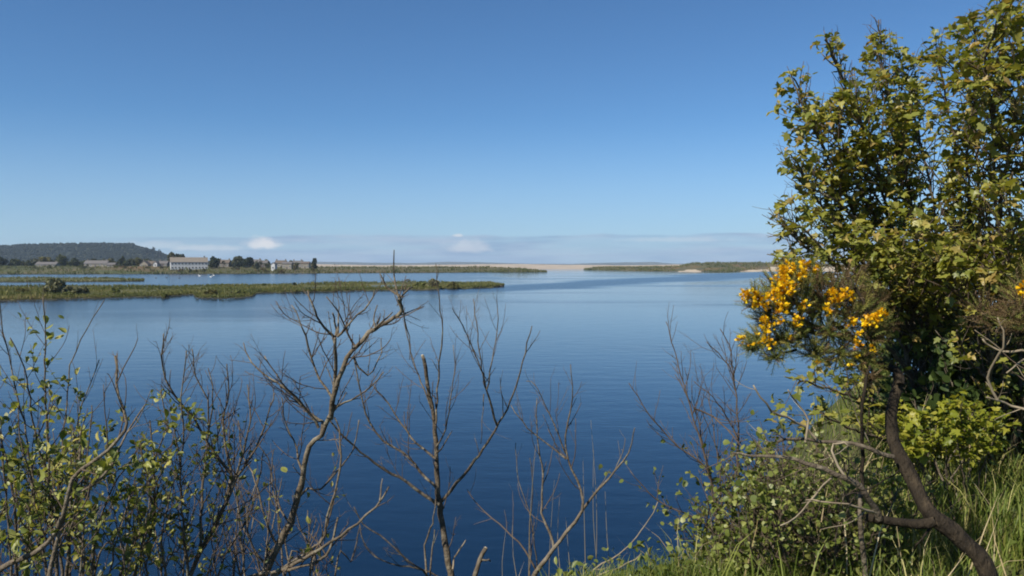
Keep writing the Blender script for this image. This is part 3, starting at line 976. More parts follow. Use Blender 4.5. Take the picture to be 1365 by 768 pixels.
# ------------------------------------------------------------------ houses of the far village
def house(px, Y, wpx, eaves_row, ridge_row, mats, label, rz=0.0, depth=7.0, wins=3, rows=1, gable=False, chim=1, name='house', door=True):
    """a gabled house; gable=True turns its gable end to the water"""
    wall, roof = mats
    zb = shore_z(px, Y) - 0.2
    x = (px - 682.5) / F * Y
    w = wpx / F * Y
    he = (352.5 - eaves_row) / F * Y + HC
    hr = (352.5 - ridge_row) / F * Y + HC
    root = empty(name, (x, Y, zb), label, 'house', 'houses of the far village')
    c, s = math.cos(rz), math.sin(rz)
    Wd = Vector((c, s, 0))
    Dp = Vector((-s, c, 0))
    O = Vector((x, Y, 0))

    def q(a, b, z):
        return O + Wd * a + Dp * b + Vector((0, 0, z))
    a, b = w / 2, depth / 2
    m = MB()
    if not gable:
        m.face([q(-a, -b, zb), q(a, -b, zb), q(a, -b, he), q(-a, -b, he)])
        m.face([q(a, b, zb), q(-a, b, zb), q(-a, b, he), q(a, b, he)])
        m.face([q(a, -b, zb), q(a, b, zb), q(a, b, he), q(a, 0, hr - .1), q(a, -b, he)])
        m.face([q(-a, b, zb), q(-a, -b, zb), q(-a, -b, he), q(-a, 0, hr - .1), q(-a, b, he)])
    else:
        m.face([q(-a, -b, zb), q(a, -b, zb), q(a, -b, he), q(0, -b, hr - .1), q(-a, -b, he)])
        m.face([q(a, b, zb), q(-a, b, zb), q(-a, b, he), q(0, b, hr - .1), q(a, b, he)])
        m.face([q(a, -b, zb), q(a, b, zb), q(a, b, he), q(a, -b, he)])
        m.face([q(-a, b, zb), q(-a, -b, zb), q(-a, -b, he), q(-a, b, he)])
    m.build('wall', wall, root)
    r = MB()
    e, th = 0.35, 0.22
    if not gable:
        k = (hr - he) / b
        for sg in (-1, 1):
            lo, hi = sg * (b + e), 0.0
            P = [q(-a - e, lo, he - k * e), q(a + e, lo, he - k * e), q(a + e, hi, hr), q(-a - e, hi, hr)]
            if sg > 0:
                P.reverse()
            T = [p + Vector((0, 0, th)) for p in P]
            r.face(T)
            r.face(list(reversed(P)))
            for i in range(4):
                j = (i + 1) % 4
                r.face([P[i], P[j], T[j], T[i]])
    else:
        k = (hr - he) / a
        for sg in (-1, 1):
            lo = sg * (a + e)
            P = [q(lo, b + e, he - k * e), q(lo, -b - e, he - k * e), q(0, -b - e, hr), q(0, b + e, hr)]
            if sg > 0:
                P.reverse()
            T = [p + Vector((0, 0, th)) for p in P]
            r.face(T)
            r.face(list(reversed(P)))
            for i in range(4):
                j = (i + 1) % 4
                r.face([P[i], P[j], T[j], T[i]])
    ro = r.build('roof', roof, root)
    for i in range(chim):
        f = (-0.42, 0.42, 0.05)[i % 3]
        p = q(f * w if not gable else 0, 0 if not gable else f * depth, hr - 0.5)
        cm = MB()
        cm.box(p, 0.9, 0.7, 1.5, rz)
        cm.box(p + Vector((0, 0, 1.5)), 1.05, 0.85, 0.15, rz)
        cm.tube([p + Vector((0, 0, 1.6)), p + Vector((0, 0, 2.0))], [0.14, 0.12], 6)
        cm.build('chimney', M['stone_wall'], ro)
    fh = (he - zb) / rows
    for rw in range(rows):
        for i in range(wins):
            f = (i + 0.5) / wins - 0.5
            if door and rw == 0 and i == wins // 2 and wins > 1:
                dm = MB()
                dm.box(q(f * w, -b - 0.03, zb + .05), 1.0, 0.12, min(2.0, fh * .8), rz)
                dm.build('door', M['door'], root)
                continue
            zc = zb + rw * fh + fh * 0.36
            ww, wh = min(1.2, 0.5 * w / wins + .2), min(1.25, fh * 0.48)
            fm = MB()
            fm.box(q(f * w, -b - 0.03, zc), ww, 0.1, wh, rz)
            wi = fm.build('window', M['glass'], root)
            sm = MB()
            sm.box(q(f * w, -b - 0.05, zc - 0.12), ww + .2, 0.16, 0.11, rz)
            for xx in (-ww / 2 - .03, 0, ww / 2 + .03):
                sm.box(q(f * w + xx, -b - 0.06, zc), 0.07, 0.1, wh, rz)
            sm.box(q(f * w, -b - 0.06, zc + wh), ww + .13, 0.1, 0.07, rz)
            sm.build('frame', M['frame'], wi)
    return root


W, CR, ST = M['white_wall'], M['cream_wall'], M['stone_wall']
SL, TI, BR = M['slate'], M['tile'], M['brown_roof']
house(64, 690, 27, 352.6, 349.6, (CR, SL), 'long low house with a grey roof below the olive tree', wins=5, chim=2)
house(130, 690, 30, 351.4, 347.6, (CR, SL), 'second grey-roofed house, the wider one under the wooded hill', wins=5, chim=2)
house(150, 680, 10, 353.2, 350.6, (ST, SL), 'small grey outbuilding right of the wider grey-roofed house', wins=2, chim=0, door=False, name='outbuilding')
house(194, 690, 11, 352.4, 348.0, (CR, BR), 'brown-roofed house with its gable to the water', gable=True, wins=2, chim=1)
house(203, 700, 11, 351.8, 348.4, (ST, BR), 'stone house with brown roof between two gables', wins=3, chim=1)
house(209.5, 685, 4.6, 351.2, 349.0, (W, SL), 'tiny bright white gable left of the long white building', gable=True, wins=1, chim=0, door=False)
house(219, 690, 12, 351.4, 348.2, (ST, SL), 'grey stone house just left of the long white building', wins=3, chim=1)
house(252, 650, 46, 349.4, 343.4, (W, TI), 'long white two-storey building with a weathered tan roof', depth=9, wins=11, rows=2, chim=2, name='long_house', rz=0.44)
house(300, 690, 14, 350.4, 346.6, (ST, BR), 'brown-roofed house right of the dark domed tree', wins=3, chim=2)
house(340, 720, 16, 350.2, 346.2, (CR, SL), 'grey-roofed house behind the low olive shrub', wins=4, chim=2)
house(352, 705, 11, 350.6, 347.4, (ST, SL), 'dark slate house left of the bright white gable', wins=3, chim=1)
house(365.6, 665, 5.0, 352.2, 350.2, (W, SL), 'bright white gable standing in front of the village roofs', gable=True, wins=1, chim=0, door=False)
house(375, 710, 14, 350.6, 347.4, (CR, BR), 'brown-roofed house right of the bright white gable', wins=4, chim=2)
house(384, 690, 12, 351.6, 349.2, (CR, SL), 'cream bungalow with grey roof near the right end of the village', wins=3, chim=1)
house(397, 720, 12, 350.6, 347.8, (ST, SL), 'slate-roofed stone house beyond the cream bungalow', wins=3, chim=2)
house(408, 705, 10, 351.4, 349.0, (CR, BR), 'last small brown-roofed house before the lone dark tree', wins=3, chim=1)


# ------------------------------------------------------------------ birds, rocks and posts on the water
def ellipsoid(mb, c, rx, ry, rz, n=8, m=6, heading=0.0):
    ch, sh = math.cos(heading), math.sin(heading)
    rows = []
    for j in range(m + 1):
        th = math.pi * j / m
        row = []
        for i in range(n):
            a = 2 * math.pi * i / n
            x, y, z = rx * math.sin(th) * math.cos(a), ry * math.sin(th) * math.sin(a), rz * math.cos(th)
            if x < -0.4 * rx:
                z += 0.35 * (-x - 0.4 * rx)
            row.append(Vector((c[0] + x * ch - y * sh, c[1] + x * sh + y * ch, c[2] + z)))
        rows.append(row)
    for j in range(m):
        for i in range(n):
            k = (i + 1) % n
            mb.face([rows[j + 1][i], rows[j + 1][k], rows[j][k], rows[j][i]])


def bird(px, py, size, mat, name, label, group, neck=1.0, heading=0.0):
    p = on_z(px, py)
    root = empty(name, p, label, 'bird', group)
    d = Vector((math.cos(heading), math.sin(heading), 0))
    b = MB()
    ellipsoid(b, p + Vector((0, 0, 0.12 * size)), 0.55 * size, 0.26 * size, 0.24 * size, heading=heading)
    q0 = p + d * 0.42 * size + Vector((0, 0, 0.2 * size))
    pts = [q0, q0 + d * 0.12 * size + Vector((0, 0, 0.22 * size * neck)), q0 + d * 0.06 * size + Vector((0, 0, 0.5 * size * neck)), q0 + d * 0.16 * size + Vector((0, 0, 0.62 * size * neck))]
    b.tube(pts, [0.09 * size, 0.06 * size, 0.05 * size, 0.06 * size], 6)
    ellipsoid(b, pts[-1] + d * 0.03 * size, 0.11 * size, 0.065 * size, 0.065 * size, heading=heading)
    b.build('body', mat, root, smoothed=True)
    bl = MB()
    bl.tube([pts[-1] + d * 0.1 * size, pts[-1] + d * 0.24 * size - Vector((0, 0, 0.02 * size))], [0.035 * size, 0.015 * size], 5)
    bl.build('bill', M['bill'], root)


for (px, py, hd, lab) in ((266, 368.2, 3.0, 'white swan on the far channel, leftmost of three'), (281, 369.6, 0.3, 'white swan nearest to the marsh, middle one of three'), (285, 367.6, 2.7, 'white swan on the far channel, rightmost of three')):
    bird(px, py, 1.15, M['swan'], 'swan', lab, 'swans on the far channel', 1.0, hd)
for (px, py, hd, lab) in ((190, 371.4, 0.2, 'dark duck at the end of the narrow marsh strip'), (208, 371, 3.0, 'dark duck left of a second one on the channel'), (239, 371.2, 0.1, 'dark duck below the left end of the long white building'), (222, 370.6, 3.2, 'dark duck between two others on the channel')):
    bird(px, py, 0.9, M['duck'], 'duck', lab, 'dark ducks on the far channel', 0.45, hd)


def rock(px, py, size, label, seed, zoff=0.0):
    p = on_z(px, py)
    rr = random.Random(seed)
    import bmesh
    bm = bmesh.new()
    bmesh.ops.create_icosphere(bm, subdivisions=2, radius=1)
    sx, sy, sz = size * rr.uniform(.9, 1.5), size * rr.uniform(.7, 1.1), size * rr.uniform(.5, .8)
    for v in bm.verts:
        k = 1 + 0.35 * mnoise.noise(v.co * 1.7 + Vector((seed, 0, 0)))
        v.co = Vector((v.co.x * sx * k, v.co.y * sy * k, v.co.z * sz * k + zoff))
    me = bpy.data.meshes.new('rock')
    bm.to_mesh(me)
    bm.free()
    me.materials.append(M['rock'])
    o = bpy.data.objects.new('rock', me)
    COL.objects.link(o)
    o.location = p
    tag(o, label, 'rock', 'rocks at the tip of the marsh spit')


for k, (px, py, s, lab) in enumerate(((627, 381.5, 0.55, 'brown rock at the inner end of the rocky tip'), (634, 383, 0.7, 'large pale rock on the spit, right of the green bush'), (641, 381.4, 0.5, 'small rock behind the large pale rock'), (648, 383, 0.75, 'broad dark rock in the middle of the rocky tip'),
                                      (655, 382.4, 0.5, 'grey rock next to the outermost one'), (662, 382.8, 0.45, 'low rock near the end of the spit'), (668, 382.6, 0.5, 'outermost rock at the tip of the marsh spit'))):
    rock(px, py, s, lab, k + 3, 0.25)
p = on_z(543.5, 374.0)
mb = MB()
mb.tube([p + Vector((-1.2, 0, 0.05)), p + Vector((-0.4, 0.1, 0.35)), p + Vector((0.5, 0, 0.42)), p + Vector((1.3, 0, 0.1))], [0.16, 0.34, 0.32, 0.12], 7)
o = mb.build('driftwood_log', M['post'], loc=p)
tag(o, 'dark log afloat in the channel behind the spit', 'log')
p = on_z(536.5, 376.5)
mb = MB()
mb.tube([p + Vector((0, 0, -0.5)), p + Vector((0.02, 0, 0.6)), p + Vector((0.05, 0, 1.15))], [0.09, 0.085, 0.08], 7)
tag(mb.build('mooring_post', M['post'], loc=p), 'dark wooden post standing beside the floating log', 'post')


# ------------------------------------------------------------------ growing wood
def catmull(P, per):
    out = []
    for i in range(len(P) - 1):
        p0, p1, p2, p3 = P[max(0, i - 1)], P[i], P[i + 1], P[min(len(P) - 1, i + 2)]
        k = max(2, int((p2 - p1).length / per))
        for s in range(k):
            t = s / k
            out.append(0.5 * ((2 * p1) + (p2 - p0) * t + (2 * p0 - 5 * p1 + 4 * p2 - p3) * t * t + (3 * p1 - p0 - 3 * p2 + p3) * t ** 3))
    out.append(P[-1])
    return out


def rand_unit(rr):
    while True:
        v = Vector((rr.uniform(-1, 1), rr.uniform(-1, 1), rr.uniform(-1, 1)))
        if 0.05 < v.length < 1:
            return v.normalized()


class Wood:
    """a traced stem in world space, with twigs that grow out of it"""

    def __init__(self, seed):
        self.rr = random.Random(seed)
        self.tips = []          # (point, direction, radius) where a twig ends
        self.root = None
        self.root_row = 771     # stems whose foot lies below this row go down into the bank
        self.keep = None        # limits where twigs may grow
        self.nodes = []         # (point, direction) along twigs: places for leaves

    def stem(self, mb, px, w0, w1, Y0, Y1=None, wig=0.006, sides=7):
        Y1 = Y0 if Y1 is None else Y1
        L = [0.0]
        for a, b in zip(px, px[1:]):
            L.append(L[-1] + math.hypot(a[0] - b[0], a[1] - b[1]))
        P = []
        ph = self.rr.uniform(0, 6)
        for (x, y, *_), l in zip(px, L):
            f = l / L[-1]
            P.append(at(x, y, lerp(Y0, Y1, f) + 0.05 * math.sin(ph + f * 5)))
        C = catmull(P, 0.05)
        n = len(C)
        rad = []
        for i in range(n):
            f = i / (n - 1)
            Yc = lerp(Y0, Y1, f)
            r = lerp(w0, w1, f ** 0.75) * 0.355 / F * Yc
            rad.append(r * (1 + 0.20 * mnoise.noise(Vector((i * 0.45, ph, w0)))))
            C[i] = C[i] + rand_unit(self.rr) * wig * (0.4 if i in (0, n - 1) else 1)
        full, frad = C, rad
        p = C[0]
        if px[0][1] >= self.root_row and self.root is not None:
            # the foot, below the picture: down into the bank
            q = Vector((lerp(p.x, self.root.x, 0.4), lerp(p.y, self.root.y, 0.4), 0))
            q.z = bank_z(q.x, q.y) - 0.06
            if p.z > q.z + 0.02:
                E = catmull([q, (q + p) / 2 + Vector((0.02, 0.01, -0.02)), p], 0.08)[:-1]
                full = E + C
                frad = [rad[0] * lerp(1.25, 1.0, i / len(E)) for i in range(len(E))] + rad
        mb.tube(full, frad, sides)
        return C, rad

    def grow(self, mb, p, d, length, r, up=0.25, wig=0.22, kids=0.0, kid_len=0.45, level=0, spur=0.0, seg=0.035, rend=0.55, sides=4, leaf_every=1):
        rr = self.rr
        n = max(3, int(length / seg))
        pts, rad = [p.copy()], [r]
        d = d.normalized()
        for i in range(n):
            d = (d + rand_unit(rr) * wig + Vector((0, 0, up * 0.25))).normalized()
            if self.keep and i > 1 and not self.keep(p):
                break
            p = p + d * (length / n)
            f = (i + 1) / n
            rc = r * lerp(1, rend, f)
            pts.append(p.copy())
            rad.append(rc)
            if i % leaf_every == 0:
                self.nodes.append((p.copy(), d.copy(), f, level))
            if spur and rr.random() < spur:
                s = (rand_unit(rr) + d * 0.5).normalized()
                mb.tube([p, p + s * rr.uniform(0.008, 0.02)], [rc * 0.9, rc * 0.65], 4)
            if level < 2 and rr.random() < kids * length / n and f > 0.15:
                perp = rand_unit(rr)
                perp = (perp - d * perp.dot(d)).normalized()
                nd = (d * rr.uniform(0.55, 1.0) + perp * rr.uniform(0.5, 0.9)).normalized()
                self.grow(mb, p, nd, length * kid_len * rr.uniform(0.5, 1.2) * (1.15 - 0.5 * f), rc * 0.68, up, wig, kids, kid_len, level + 1, spur, seg, rend, sides, leaf_every)
        mb.tube(pts, rad, sides)
        self.tips.append((p.copy(), d.copy(), rad[-1]))

    def twigs_on(self, mb, C, rad, per_m, lmin, lmax, rk=0.5, rmax=0.004, f0=0.15, f1=1.0, up=0.5, ang=(0.5, 1.0), **kw):
        rr = self.rr
        total = sum((b - a).length for a, b in zip(C, C[1:]))
        cnt = int(per_m * total + rr.random())
        for k in range(cnt):
            f = lerp(f0, f1, (k + rr.random()) / max(1, cnt))
            i = min(len(C) - 2, int(f * (len(C) - 1)))
            t = (C[i + 1] - C[i]).normalized()
            perp = rand_unit(rr)
            perp = (perp - t * perp.dot(t)).normalized()
            d = (t * rr.uniform(0.5, 1.0) + perp * rr.uniform(*ang)).normalized()
            r = min(rmax, rad[i] * rk)
            self.grow(mb, C[i].copy(), d, rr.uniform(lmin, lmax) * (1.2 - 0.6 * f), r, up=up, **kw)


# leaf outlines
SYC = [(0, 0.42, -0.02), (0, 0.0, 0), (0.20, -0.06, 0.03), (0.44, 0.06, 0.07), (0.36, 0.24, 0.05), (0.60, 0.52, 0.03), (0.30, 0.56, 0.05), (0.20, 0.78, 0.0), (0, 1.0, -0.16),
       (-0.20, 0.78, 0.0), (-0.30, 0.56, 0.05), (-0.60, 0.52, 0.03), (-0.36, 0.24, 0.05), (-0.44, 0.06, 0.07), (-0.20, -0.06, 0.03)]
SYC_F = [(0, i, i + 1) for i in range(1, 14)] + [(0, 14, 1)]
OVAL = [(0, 0, 0), (0.20, 0.20, 0.07), (0.29, 0.50, 0.10), (0.20, 0.80, 0.05), (0, 1.0, -0.10), (-0.20, 0.80, 0.05), (-0.29, 0.50, 0.10), (-0.20, 0.20, 0.07), (0, 0.5, 0.0)]
OVAL_F = [(0, 1, 8), (1, 2, 8), (2, 3, 8), (3, 4, 8), (4, 5, 8), (5, 6, 8), (6, 7, 8), (7, 0, 8)]
ROUND = [(0, 0, 0), (0.32, 0.10, 0.06), (0.46, 0.45, 0.11), (0.32, 0.80, 0.07), (0, 0.95, -0.05), (-0.32, 0.80, 0.07), (-0.46, 0.45, 0.11), (-0.32, 0.10, 0.06), (0, 0.45, 0.0)]


def leaves(name, mat, tv, tf, pts, rng, size, parent, up=0.8, jit=0.6, out=0.5, tint=None, hang=0.0):
    """pts: (point, direction) nodes"""
    n = len(pts)
    if n == 0:
        return None
    pos = np.array([tuple(p[0]) for p in pts])
    d = np.array([tuple(p[1]) for p in pts])
    ax = unit(d * out + rng.normal(size=(n, 3)) * jit + np.array([0, 0, -hang]))
    nr = unit(np.array([0, 0, up]) + rng.normal(size=(n, 3)) * jit)
    X, Yv, Z = frames(ax, nr)
    if tint is None:
        tint = rng.random(n)
    L = size[0] * 0.8 + (size[1] * 1.12 - size[0] * 0.8) * rng.random(n) ** 1.25
    S = np.stack([L * rng.uniform(0.72, 1.12, n), L, L * rng.uniform(-1.0, 3.6, n)], 1)
    return scatter_mesh(name, mat, tv, tf, pos, X, Yv, Z, S, tint, parent)


def foot(px, Y):
    x = (px - 682.5) / F * Y
    return Vector((x, Y, bank_z(x, Y)))


def haze_box():
    m, t, out = new_mat('sea_air')
    v = N(t, 'ShaderNodeVolumePrincipled')
    v.inputs['Color'].default_value = (0.60, 0.78, 1.0, 1)
    v.inputs['Density'].default_value = 0.000085
    v.inputs['Anisotropy'].default_value = 0.0
    t.links.new(v.outputs[0], out.inputs['Volume'])
    b = MB()
    b.box((0, 4450, -2.4), 19000, 9900, 97)
    tag(b.build('haze', m), 'thin blue sea air', 'haze', kind='stuff')


haze_box()


def plant(name, label, cat, foot_px, foot_Y, seed, group=None):
    w = Wood(seed)
    w.root = foot(foot_px, foot_Y)
    return empty(name, w.root, label, cat, group), w


def stems(root, wd, rows, mat, tmat, part='stem', twig=None):
    """each traced stem a mesh of its own with its twigs as a sub-part"""
    for k, (w0, w1, Y0, Y1, px, *opt) in enumerate(rows):
        o_ = opt[0] if opt else {}
        mb = MB()
        C, rad = wd.stem(mb, px, w0, w1, Y0, Y1, wig=o_.get('wig', 0.005))
        nm = o_.get('part', part)
        if o_.get('cut'):
            d = (C[-1] - C[-2]).normalized()
            cm = MB()
            cm.tube([C[-1] - d * .002, C[-1] + d * 0.006], [rad[-1] * 1.02, rad[-1] * 0.8], 7)
        kw = dict(twig or {})
        kw.update(o_.get('twig', {}))
        tm = MB()
        if kw.get('per_m', 0) > 0:
            wd.twigs_on(tm, C, rad, **kw)
        if tm.pieces <= 30:          # a few short twigs stay in the limb's own mesh
            mb.absorb(tm)
        ob = mb.build(nm, o_.get('mat', mat), root, smoothed=True)
        if o_.get('cut'):
            cm.build('cut_end', M['cut_wood'], ob)
        if tm.pieces > 30:
            tm.build('twig_sprays', tmat, ob, smoothed=True)


# ------------------------------------------------------------------ 1. the leafy sallow at the left
root, wd = plant('sallow_shrub', 'leafy many-stemmed sallow filling the lower left corner', 'shrub', 90, 3.9, 21)
TW = dict(per_m=13, lmin=0.10, lmax=0.40, rk=0.6, rmax=0.0038, up=0.5, ang=(0.4, 0.9), kids=8, kid_len=0.5, wig=0.17, spur=0.25)
stems(root, wd, [
    (13, 4, 3.3, 3.5, [(-40, 790), (0, 759), (48, 735), (72, 711), (86, 683), (96, 637), (125, 615), (158, 587), (168, 563), (158, 529), (154, 474)], dict(mat=M['dead_bark'], twig=dict(per_m=9))),
    (10, 3, 3.3, 3.6, [(60, 790), (78, 720), (91, 668), (120, 649), (148, 620), (168, 577), (194, 539)], dict(mat=M['dead_bark'], twig=dict(per_m=5))),
    (8, 4, 4.0, 4.1, [(86, 800), (91, 745), (96, 668), (105, 630), (108, 570)]),
    (7, 2, 4.0, 4.05, [(78, 800), (70, 700), (64, 600), (62, 563), (60, 481), (60, 430), (58, 396)], dict(twig=dict(per_m=11))),
    (7, 2, 3.9, 3.8, [(85, 800), (78, 700), (64, 640), (50, 587), (41, 544), (34, 491), (14, 450)], dict(twig=dict(per_m=9))),
    (5, 2, 3.8, 3.7, [(70, 800), (50, 690), (35, 580), (19, 505), (5, 448), (-2, 392)]),
    (6, 1.6, 4.1, 4.3, [(75, 800), (78, 660), (86, 560), (93, 496), (96, 481), (115, 438), (139, 401)], dict(twig=dict(per_m=5))),
    (6, 1.6, 4.2, 4.3, [(92, 800), (93, 700), (97, 620), (103, 563), (115, 525), (132, 479)]),
    (7, 2, 3.9, 3.7, [(20, 810), (22, 700), (10, 620), (-4, 560), (-14, 470)], dict(twig=dict(per_m=10))),
    (6, 2, 4.1, 4.3, [(120, 810), (128, 720), (150, 650), (176, 612), (192, 578)], dict(twig=dict(per_m=8))),
    (7, 2.5, 4.2, 4.2, [(150, 810), (170, 740), (196, 700), (206, 670), (205, 610), (200, 560)], dict(twig=dict(per_m=8))),
    (6, 2, 3.6, 3.6, [(40, 800), (36, 720), (44, 650), (30, 600), (24, 540)], dict(twig=dict(per_m=9))),
    (6, 2, 3.7, 3.8, [(108, 810), (112, 730), (100, 690), (118, 600), (122, 540)], dict(twig=dict(per_m=9))),
    (6, 2, 3.8, 3.9, [(5, 810), (-6, 720), (8, 660), (0, 600)], dict(twig=dict(per_m=10))),
] + [(5, 2, Y_, Y_ + .1, [(bx_, 815), (bx_ + dx_ * .3, 735), (bx_ + dx_ * .6, ty_ + 55), (bx_ + dx_, ty_)]) for (bx_, dx_, ty_, Y_) in (
    (20, -25, 560, 3.5), (45, 20, 585, 4.4), (70, -40, 610, 4.3), (100, 30, 590, 3.6), (130, -20, 600, 4.5), (140, 40, 640, 3.9), (160, 20, 655, 4.4), (10, 30, 640, 4.2), (60, 45, 650, 3.5), (115, 60, 665, 4.2), (175, -35, 640, 3.8), (185, 10, 690, 4.1))], M['bark'], M['twig'], twig=TW)
rng = np.random.default_rng(31)


def to_px(p):
    q = CAM_R.transposed() @ (p - Vector((0, 0, HC)))
    return 682.5 + F * q.x / -q.z, 384 - F * q.y / -q.z


def pick(nodes, dens, rr, many=1, spread=0.015):
    out = []
    for nd in nodes:
        p, d = nd[0], nd[1]
        x, y = to_px(p)
        k = dens(x, y) * many
        while rr.random() < k:
            k -= 1
            out.append((p + rand_unit(rr) * spread * rr.random(), d))
    return out


def dens_sallow(x, y):
    v = sstep(y, 450, 600) * 0.80 + 0.08
    if 34 < x < 98 and 422 < y < 525:
        v = max(v, 0.95)
    if y < 420 or (x > 105 and y < 520):
        v = 0.0
    if x > 130 and y < 560:
        v *= 0.25
    return v * 1.0


pts = pick(wd.nodes, dens_sallow, wd.rr, 0.62, 0.02)
print('sallow', len(pts))
leaves('foliage', M['willow_leaf'], OVAL, OVAL_F, pts, rng, (0.023, 0.052), root, up=0.7, jit=0.65, out=0.7)

# ------------------------------------------------------------------ 2. the half-bare sallow beside it
root, wd = plant('half_bare_sallow', 'half bare sallow with a few yellow-green leaves, right of the leafy corner shrub', 'shrub', 265, 4.3, 22)
TW = dict(per_m=17, lmin=0.10, lmax=0.38, rk=0.6, rmax=0.0034, up=0.5, ang=(0.4, 0.9), kids=10, kid_len=0.5, wig=0.18, spur=0.4)
stems(root, wd, [
    (11, 2.5, 4.3, 4.2, [(248, 810), (252, 768), (266, 739), (287, 701), (301, 668), (312, 641), (297, 620), (283, 601), (259, 558), (235, 529), (216, 491), (218, 445)], dict(mat=M['bark'])),
    (6, 2, 4.2, 4.1, [(255, 800), (246, 720), (240, 640), (244, 580), (242, 529), (249, 467)]),
    (6, 2, 4.3, 4.4, [(266, 739), (270, 660), (276, 590), (278, 534), (261, 503), (256, 465)]),
    (4, 1.8, 4.3, 4.4, [(276, 590), (284, 530), (278, 491)], dict(twig=dict(per_m=4))),
    (8, 2, 4.4, 4.5, [(286, 702), (300, 670), (308, 635), (297, 574), (305, 524), (302, 485)]),
    (6, 2, 4.4, 4.5, [(308, 640), (313, 641), (333, 563), (330, 513)]),
    (6, 2, 4.4, 4.6, [(312, 643), (347, 585), (366, 524)]),
    (7, 2, 4.2, 4.1, [(180, 770), (184, 750), (200, 712), (206, 677), (205, 620), (222, 570), (214, 520)]),
    (5, 2, 4.1, 4.0, [(232, 810), (216, 730), (226, 660), (238, 620), (232, 570)], dict(twig=dict(per_m=10))),
    (5, 2, 4.5, 4.6, [(280, 810), (300, 740), (330, 690), (344, 640), (352, 600)], dict(twig=dict(per_m=8))),
    (5, 2, 4.0, 3.9, [(205, 810), (190, 730), (200, 660), (188, 600)], dict(twig=dict(per_m=9))),
] + [(4.5, 1.6, Y_, Y_ + .1, [(bx_, 810), (bx_ + dx_ * .35, 740), (bx_ + dx_ * .7, ty_ + 45), (bx_ + dx_, ty_)], dict(twig=dict(per_m=12, lmax=.26))) for (bx_, dx_, ty_, Y_) in (
    (220, -25, 640, 4.6), (240, 20, 660, 4.7), (258, -30, 630, 4.5), (275, 30, 670, 4.7), (290, -15, 650, 4.6), (305, 25, 690, 4.4), (212, 35, 690, 4.2), (268, 45, 700, 4.1), (325, -30, 690, 4.5))], M['bark'], M['twig'], twig=TW)


def dens_half(x, y):
    if y < 520:
        return 0.0
    v = 0.55 * sstep(y, 520, 610)
    if 195 < x < 250 and 520 < y < 590:
        v = 0.5
    if x > 290:
        v *= 0.22
    return v


pts = pick(wd.nodes, dens_half, wd.rr, 0.6, 0.02)
print('half', len(pts))
leaves('foliage', M['willow_leaf'], OVAL, OVAL_F, pts, rng, (0.024, 0.046), root, up=0.7, jit=0.65, out=0.7)

